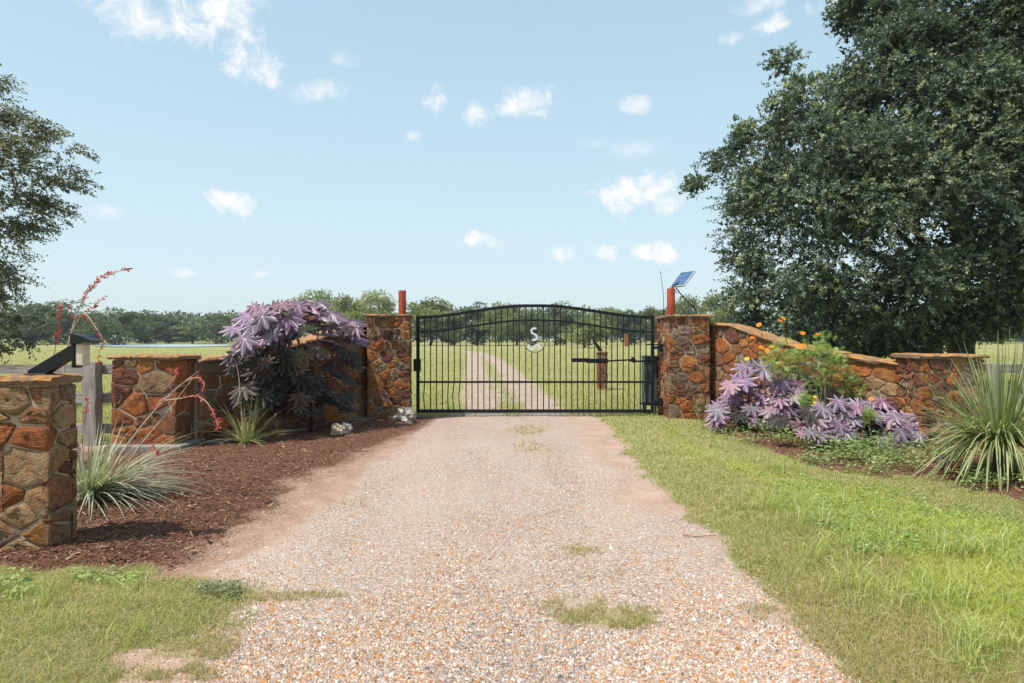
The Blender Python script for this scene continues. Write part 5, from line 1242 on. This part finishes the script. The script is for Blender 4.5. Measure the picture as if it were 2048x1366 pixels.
def castor_leaf(seed, lobes=9, fold=.20, droop=.42):
    """palmate leaf, about 1 unit lobe length; centre at the stalk, +x the longest lobe, +z the upper face"""
    rng = np.random.default_rng(seed); th = np.radians(np.linspace(-152, 152, lobes)); Ls = .62 + .38 * np.cos(th / 2) ** 1.5; Ls = Ls * rng.uniform(.92, 1.06, lobes)
    prof = [(-1.0, .40), (-.93, .52), (-.80, .63), (-.55, .76), (-.25, .90), (0, 1.04), (.25, .90), (.55, .76), (.80, .63), (.93, .52)]
    half = math.radians(304 / (lobes - 1)) / 2; ang = []; rad = []; off = []; lb = []
    for i in range(lobes):
        for (u, r) in prof: ang.append(th[i] + u * half * (1.0 if r < .5 else .92)); rad.append(r * Ls[i] * (1 + rng.normal(0, .018))); off.append(abs(u)); lb.append(i)
    ang.append(th[-1] + half); rad.append(.34 * Ls[-1]); off.append(1.); lb.append(lobes - 1); ang = np.array(ang); rad = np.array(rad); off = np.array(off)
    n = len(ang); lift = rng.normal(0, .05, lobes)[lb]
    V = [(0, 0, 0)]; C = [(1., 1, 1)]
    rings = (.22, .5, .78, 1.0)
    for s in rings:
        r = rad * s; z = fold * (.5 - off) * r * .55 + .05 * r - droop * r ** 2 * (.8 + lift * 4) + lift * r
        # ribs taper towards each tip
        V += list(zip(r * np.cos(ang), r * np.sin(ang), z)); C += [(float(max(0, 1 - o * 5.5) * (1 - .5 * s) + (.35 * (1 - s) ** 2)),) * 3 for o in off]
    Fc = [[0, 1 + i, 2 + i] for i in range(n - 1)]
    for k in range(len(rings) - 1):
        for i in range(n - 1): a = 1 + k * n + i; b = a + n; Fc.append([a, b, b + 1, a + 1])
    me = mesh_np('leaf', np.array(V), Fc, col=np.clip(np.array(C), 0, 1), smooth=True); return me
LEAFM = {}
for key, mat in (('p', M_CAST), ('k', M_CASTP), ('d', M_CASTD), ('r', M_CASTR), ('o', M_CASTO)):
    LEAFM[key] = []
    for s in range(4):
        me = castor_leaf(300 + s, lobes=(9, 8, 9, 10)[s], fold=(.55, .7, .45, .6)[s], droop=(.30, .42, .22, .5)[s]); me.materials.append(mat); LEAFM[key].append(me)
def castor(base, top, leaves, label, seed, group=None, stems=3):
    """leaves: (px, py, depth, half size in px, material key)"""
    rng = np.random.default_rng(seed); b = Vector(base); root = thing('castor_bean_plant', b, label, 'plant', group)
    mb = MB(); tops = [Vector(t) for t in top]
    nodes = []
    for t in tops:
        s0 = b + Vector((rng.normal(0, .03), rng.normal(0, .03), -.03)); m = s0.lerp(t, .5) + Vector((rng.normal(0, .04), rng.normal(0, .04), 0)); P = [s0, s0.lerp(m, .5), m, m.lerp(t, .5), t]
        mb.tube(P, [.020, .018, .015, .012, .007], 7); nodes += [P[1].lerp(P[2], .5), P[2], P[3], P[3].lerp(P[4], .5), P[4]]
    ax = sum(tops, Vector()) / len(tops)
    for (px, py, d, hs, key) in leaves:
        c = pt(px, py, d); c.z = max(c.z, .13); L = hs / F * d * 1.52
        out = Vector((c.x - ax.x, c.y - ax.y, 0)); out = out.normalized() if out.length > .05 else Vector((0, -1, 0))
        nrml = (Vector((0, 0, 1)) + out * rng.uniform(.25, .7) + Vector((0, -1, 0)) * rng.uniform(.35, .85) + Vector((rng.normal(0, .15), rng.normal(0, .1), 0))).normalized()
        tip = out * .7 + Vector((rng.normal(0, .5), -.6, -.55)); tip = (tip - nrml * tip.dot(nrml)).normalized(); side = nrml.cross(tip)
        M = Matrix((tip, side, nrml)).transposed().to_4x4() @ Matrix.Diagonal((L, L, L, 1)); M.translation = c
        o = obj('leaf', LEAFM[key][int(rng.integers(0, 4))], None, root, M)
        nd_ = min(nodes, key=lambda q: (q - (c - Vector((0, 0, .2)))).length if q.z < c.z + .12 else 99 + (q - c).length)
        mid = nd_.lerp(c, .55) + Vector((0, 0, .10)); mb.tube([nd_, nd_.lerp(mid, .5) + Vector((0, 0, .03)), mid, c + nrml * -.004], [.0065, .006, .005, .0045], 5, cap=False)
    mb.build('stem', M_CSTEM, root, smooth=True)
    return root
rng_c = np.random.default_rng(5)
LB = [(497, 631, 26, 'p'), (520, 655, 27, 'p'), (575, 633, 29, 'p'), (613, 620, 31, 'p'), (661, 626, 24, 'k'), (698, 643, 29, 'p'), (655, 650, 26, 'p'), (578, 676, 23, 'p'), (607, 660, 22, 'p'), (489, 678, 24, 'p'), (470, 656, 22, 'p'), (545, 614, 24, 'p'), (598, 608, 24, 'k'), (630, 604, 26, 'p'), (575, 655, 20, 'p'), (522, 616, 20, 'k'), (563, 607, 20, 'k'), (683, 668, 24, 'p'), (712, 655, 20, 'k'), (640, 633, 20, 'p'), (538, 640, 20, 'p'), (640, 668, 20, 'p'), (508, 612, 15, 'k'), (552, 692, 20, 'p'),
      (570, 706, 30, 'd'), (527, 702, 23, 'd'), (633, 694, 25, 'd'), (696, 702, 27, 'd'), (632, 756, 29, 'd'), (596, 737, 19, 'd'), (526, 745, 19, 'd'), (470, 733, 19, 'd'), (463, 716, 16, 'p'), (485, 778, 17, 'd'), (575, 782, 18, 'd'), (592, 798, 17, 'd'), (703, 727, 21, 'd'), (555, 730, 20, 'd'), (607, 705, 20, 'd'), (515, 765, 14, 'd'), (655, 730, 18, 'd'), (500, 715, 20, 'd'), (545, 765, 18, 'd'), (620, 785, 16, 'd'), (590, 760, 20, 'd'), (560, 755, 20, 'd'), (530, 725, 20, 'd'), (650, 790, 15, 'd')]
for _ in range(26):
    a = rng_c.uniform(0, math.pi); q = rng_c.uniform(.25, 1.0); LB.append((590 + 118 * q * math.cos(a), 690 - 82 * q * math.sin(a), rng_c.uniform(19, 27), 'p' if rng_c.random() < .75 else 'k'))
for _ in range(24): LB.append((rng_c.uniform(485, 690), rng_c.uniform(770, 830), rng_c.uniform(15, 22), 'd'))  # low fill leaves, with the shade below the crown in their dark colour
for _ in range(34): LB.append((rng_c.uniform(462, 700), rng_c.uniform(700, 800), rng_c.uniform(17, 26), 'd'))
lv = []
for (px, py, hs, key) in LB:
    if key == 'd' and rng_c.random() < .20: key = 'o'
    wx = 9.4 + (px - 395) / (733 - 395) * 2.9         # depth of the wall face behind that column
    d = wx - rng_c.uniform(.35, 1.05) if py > 690 else wx - rng_c.uniform(.2, 1.0)
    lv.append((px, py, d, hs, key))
castor((-3.05, 10.55, .03), [pt(530, 640, 10.1), pt(590, 632, 10.4), pt(640, 625, 10.5), pt(690, 650, 11.0), pt(500, 690, 9.9)], lv, 'tall bushy purple leaved castor plant in front of the shaded wall', 41)
RB = [[(1483, 761, 27, 'p'), (1493, 734, 22, 'p'), (1527, 737, 29, 'p'), (1472, 791, 17, 'p'), (1493, 806, 18, 'p'), (1525, 791, 19, 'p'), (1509, 787, 14, 'k'), (1456, 811, 16, 'k'), (1436, 818, 14, 'k'), (1504, 838, 15, 'p'), (1525, 836, 18, 'p'), (1549, 821, 17, 'p'), (1470, 828, 16, 'd'), (1515, 815, 14, 'k'), (1446, 832, 12, 'k'), (1484, 846, 13, 'd')],
      [(1562, 763, 24, 'p'), (1599, 748, 28, 'k'), (1625, 763, 27, 'p'), (1591, 726, 22, 'p'), (1557, 800, 18, 'p'), (1576, 815, 17, 'p'), (1593, 829, 19, 'p'), (1617, 827, 16, 'k'), (1554, 785, 17, 'r'), (1643, 803, 15, 'k'), (1648, 775, 18, 'p'), (1568, 796, 14, 'k'), (1605, 809, 16, 'k'), (1576, 840, 13, 'k'), (1545, 842, 12, 'k')],
      [(1657, 824, 17, 'r'), (1636, 841, 17, 'k'), (1644, 872, 18, 'p'), (1622, 864, 15, 'p'), (1691, 850, 20, 'k'), (1709, 874, 15, 'k'), (1678, 801, 19, 'p'), (1664, 841, 15, 'k'), (1671, 868, 14, 'k'), (1707, 838, 15, 'r'), (1605, 868, 10, 'k'), (1655, 862, 15, 'p'), (1668, 895, 10, 'k'), (1690, 822, 15, 'k'), (1713, 815, 14, 'k')],
      [(1749, 824, 19, 'k'), (1726, 808, 17, 'p'), (1770, 813, 15, 'k'), (1799, 829, 17, 'p'), (1754, 863, 14, 'k'), (1741, 846, 13, 'k'), (1770, 872, 13, 'k')],
      [(1823, 858, 19, 'p'), (1796, 872, 16, 'k'), (1808, 848, 13, 'k'), (1840, 872, 12, 'k')],
      [(1886, 920, 17, 'p'), (1893, 938, 11, 'r'), (1866, 925, 9, 'r')]]
RL = ['largest right hand castor plant with purple leaves, next to the hinge side pillar', 'castor plant with broad purple leaves just below the orange flowers', 'low pinkish castor plant in the middle of the right bed', 'low pink and lilac castor plant before the end of the curved wall', 'small lilac castor plant left of the big spiky plant', 'seedling castor with one purple and one red leaf at the edge of the lawn']
RBASE = [(1495, 868), (1590, 880), (1665, 902), (1750, 892), (1815, 900), (1886, 945)]
for i, L in enumerate(RB):
    g = gp(*RBASE[i]); z = float(Hs(*g)); lv = []
    for (px, py, hs, key) in L:
        f = (py - 730) / 150; d = g[1] + .55 * (1 - f) * (1 if i < 5 else .1) + rng_c.uniform(-.25, .2); lv.append((px, py, d, hs, key))
    if i < 5:
        mx = np.mean([q[0] for q in L]); my = np.mean([q[1] for q in L])
        for _ in range((18, 18, 26, 28, 22)[i]): qx = max(1436, mx + rng_c.normal(0, 40)); qy = my + rng_c.uniform(-34, 40); lv.append((qx, qy, g[1] + .5 * (1 - (qy - 730) / 150) + rng_c.uniform(-.2, .25), rng_c.uniform(15, 23), 'ppkkkdp'[int(rng_c.integers(0, 7))]))
    tops = sorted(L, key=lambda q: q[1])[:2 if i < 5 else 1]
    castor((g[0], g[1] + .1, z), [pt(q[0], q[1] + 8, g[1] + .35) for q in tops], lv, RL[i], 50 + i, 'castor plants in the right bed')

# ------------------------------------------------------------------ cosmos with orange flowers
M_FERN = col_leaf('cosmos_foliage', .55, .42, .3)
def cosmos(base_px, blobs, flowers, label, seed, d0):
    rng = np.random.default_rng(seed); g = pt(*base_px, d0); z = float(Hs(g.x, d0)); root = thing('cosmos_plant', (g.x, d0, z), label, 'plant', 'orange flowering cosmos in the right bed')
    V = []; col = []; mb = MB(); b = Vector((g.x, d0, z))
    for (px, py, r) in blobs:
        c = pt(px, py, d0 + rng.uniform(-.15, .15)); R = r / F * d0
        mb.tube([b, b.lerp(c, .5) + Vector((rng.normal(0, .04), 0, 0)), c], [.010, .008, .005], 6)
        for _ in range(70):
            dr = Vector(rng.normal(size=3)); dr.z = dr.z * .6 + .35; dr.normalize(); o_ = Vector(rng.normal(size=3)) * R * .36; s = c + o_; L = rng.uniform(.07, .15); sd = dr.cross(Vector((0, 0, 1))).normalized(); upv = sd.cross(dr); k = rng.random(); cc = np.array([.22, .32, .10]) * (1 - k) + np.array([.46, .54, .22]) * k
            for q in range(6):
                t = .15 + .85 * q / 5; p = s + dr * L * t + Vector((0, 0, -.25 * L * t * t))
                for sg in (-1, 1):
                    e = (sd * sg + dr * .7 + upv * rng.normal(0, .5)).normalized(); l = L * .42 * (1.15 - t) + .014; w = e.cross(upv).normalized() * .0042
                    V += [tuple(p - w), tuple(p + e * l), tuple(p + w)]; col += [cc] * 3
                    e2 = (e + dr * .9).normalized(); p2 = p + e * l * .45; V += [tuple(p2 - w * .8), tuple(p2 + e2 * l * .6), tuple(p2 + w * .8)]; col += [cc * 1.1] * 3
            p = s + dr * L; w = sd * .003; V += [tuple(s - w), tuple(p + Vector((0, 0, -.25 * L))), tuple(s + w)]; col += [cc] * 3
    V = np.array(V); obj('foliage', mesh_np('foliage', V, np.arange(len(V)).reshape(-1, 3), col=np.array(col)), M_FERN, root)
    for (px, py, sz, bp, kind) in flowers:
        c = pt(px, py, d0 - .05); s = pt(*bp, d0); mb.tube([s, s.lerp(c, .5) + Vector((rng.normal(0, .012), 0, .01)), c], [.0045, .004, .0035], 5)
        if rng.random() < .5:
            q = s.lerp(c, .55); e = q + Vector((rng.choice([-1, 1]) * .06, 0, .07)); mb.tube([q, e], [.003, .0025], 4); mb.tube([e, e + Vector((0, 0, .012))], [.007, .004], 5)
        R = sz / F * d0 * .60; nrm_ = Vector((rng.normal(0, .45), -.65 + rng.normal(0, .2), .8)).normalized(); u = nrm_.orthogonal().normalized(); v = nrm_.cross(u)
        PV = []; PF = []; PC = []; oc = np.array([.80, .27, .012]) if kind == 'o' else np.array([.82, .50, .02])
        for ring, np_ in ((1.0, 8), (.72, 7)):
            for k in range(np_):
                a = 2 * math.pi * (k + ring) / np_ + rng.normal(0, .08); dr = u * math.cos(a) + v * math.sin(a); sd = nrm_.cross(dr); i0 = len(PV); lift = .18 + (1 - ring) * .5 + rng.normal(0, .1)
                for (t, w) in ((.08, .05), (.55, .30), (.85, .34), (1.0, .20)):
                    for sg in (-1, 0, 1): PV.append(tuple(c + dr * R * ring * t + sd * R * ring * w * sg + nrm_ * R * (lift * t * .6 + (.03 if sg == 0 else .07)) + nrm_ * (-.06 if t == 1.0 and sg == 0 else 0) * R)); PC.append(oc * (.85 + .3 * t))
                for j in range(3):
                    for s2 in range(2): q = i0 + j * 3 + s2; PF.append((q, q + 1, q + 4, q + 3))
        for t, zz in ((.2, .05), (.2, .20), (.08, .28)):
            for k in range(6): a = k * math.pi / 3; PV.append(tuple(c + (u * math.cos(a) + v * math.sin(a)) * R * t + nrm_ * R * zz)); PC.append(np.array([.45, .20, .02]))
        i0 = len(PV) - 18
        for j in range(2):
            for k in range(6): PF.append((i0 + j * 6 + k, i0 + j * 6 + (k + 1) % 6, i0 + j * 6 + 6 + (k + 1) % 6, i0 + j * 6 + 6 + k))
        obj('flower', mesh_np('flower', np.array(PV), np.array(PF), col=np.array(PC), smooth=True), M_PETAL, root)
    mb.build('stem', t_mat('cosmos_stem', (.16, .20, .07)), root, smooth=True)
cosmos((1640, 880), [(1640, 692, 32), (1652, 735, 40), (1692, 762, 42), (1705, 792, 36), (1622, 715, 34), (1670, 715, 30), (1640, 770, 40), (1735, 775, 24)], [(1605, 667, 9, (1618, 705), 'o'), (1636, 669, 9, (1640, 700), 'o'), (1566, 637, 9, (1575, 690), 'o'), (1560, 642, 8, (1575, 690), 'o'), (1600, 694, 9, (1610, 715), 'o'), (1607, 690, 7, (1612, 715), 'o')], 'tall ferny cosmos with orange flowers above the wall top', 71, 10.1)
cosmos((1555, 870), [(1556, 705, 34), (1545, 730, 34), (1590, 712, 32), (1580, 745, 34), (1600, 775, 30)], [(1518, 650, 9, (1535, 700), 'o'), (1505, 676, 8, (1530, 710), 'o'), (1522, 695, 8, (1540, 715), 'o'), (1534, 701, 9, (1545, 720), 'o'), (1544, 694, 8, (1552, 715), 'o'), (1528, 706, 7, (1540, 720), 'o'), (1494, 718, 8, (1530, 745), 'y'), (1550, 757, 5, (1560, 780), 'o')], 'ferny cosmos with small orange flowers left of the tall one', 72, 10.3)
cosmos((1640, 880), [(1632, 825, 20), (1610, 800, 18)], [(1630, 794, 6, (1630, 815), 'y'), (1629, 806, 7, (1632, 825), 'y'), (1662, 804, 6, (1640, 825), 'o')], 'short cosmos with yellow flowers low among the castor leaves', 73, 9.4)
cosmos((1745, 880), [(1735, 835, 18)], [(1743, 798, 8, (1738, 830), 'o')], 'short cosmos with one orange flower before the end of the curved wall', 74, 9.1)
# a pale leafy weed at the foot of the hinge side pillar
def pale_weed():
    rng = np.random.default_rng(90); c = pt(1405, 840, 11.9); root = thing('leafy_weed', (c.x, 11.9, 0), 'pale green leafy weed growing against the hinge side gate pillar', 'weed'); n = 170
    cen = np.array([tuple(pt(px, py, 11.9)) for px, py in ((1402, 806), (1412, 815), (1396, 818), (1405, 828))])[rng.integers(0, 4, n)]
    V, Q = leaf_quads(cen + rng.normal(0, .035, (n, 3)), rand_dirs(n, rng) + [0, 0, -.1], rng.uniform(.03, .06, n), rng.uniform(.022, .04, n), rng, 1.5); k = rng.random(n)[:, None]
    obj('foliage', mesh_np('foliage', V, Q, col=np.repeat(np.array([[.16, .19, .09]]) * (1 - k) + np.array([[.30, .32, .19]]) * k, 4, 0)), M_WEED, root)
    mb = MB()
    for px in (1399, 1405, 1411): mb.tube([pt(1405, 852, 11.9), pt(px, 815, 11.9)], [.006, .003], 5)
    mb.build('stem', M_CSTEM, root)
pale_weed()
t = MB(); P = [gp(1366, 1074), gp(1392, 1078), gp(1412, 1076), gp(1434, 1075)]; t.tube([(a, b, float(Hs(a, b)) + .012) for a, b in P], [.004, .004, .003, .002], 5)
tag(t.build('twig', M_STALKR, smooth=True), 'thin reddish twig lying on the gravel near the lawn edge', 'twig')
print('SCATTER', NG, NCH, NGR, 'objects', len(bpy.data.objects), 'tris', sum(len(m.loop_triangles) if m.calc_loop_triangles() is None else 0 for m in bpy.data.meshes))

# ------------------------------------------------------------------ the hazy summer air
def haze():
    t = bpy.data.materials.new('summer_haze'); t.use_nodes = True; nt = t.node_tree; nt.nodes.clear()
    o = nt.nodes.new('ShaderNodeOutputMaterial'); v = nt.nodes.new('ShaderNodeVolumePrincipled'); v.inputs['Density'].default_value = HAZE; v.inputs['Color'].default_value = (.82, .9, 1, 1); v.inputs['Anisotropy'].default_value = .2
    nt.links.new(v.outputs[0], o.inputs['Volume'])
    MB().box((0, 0, 8.5), (8200, 8200, 20), None).build('haze', t, kind='stuff')['label'] = 'thin summer haze over the pasture'
HAZE = .00036
haze()
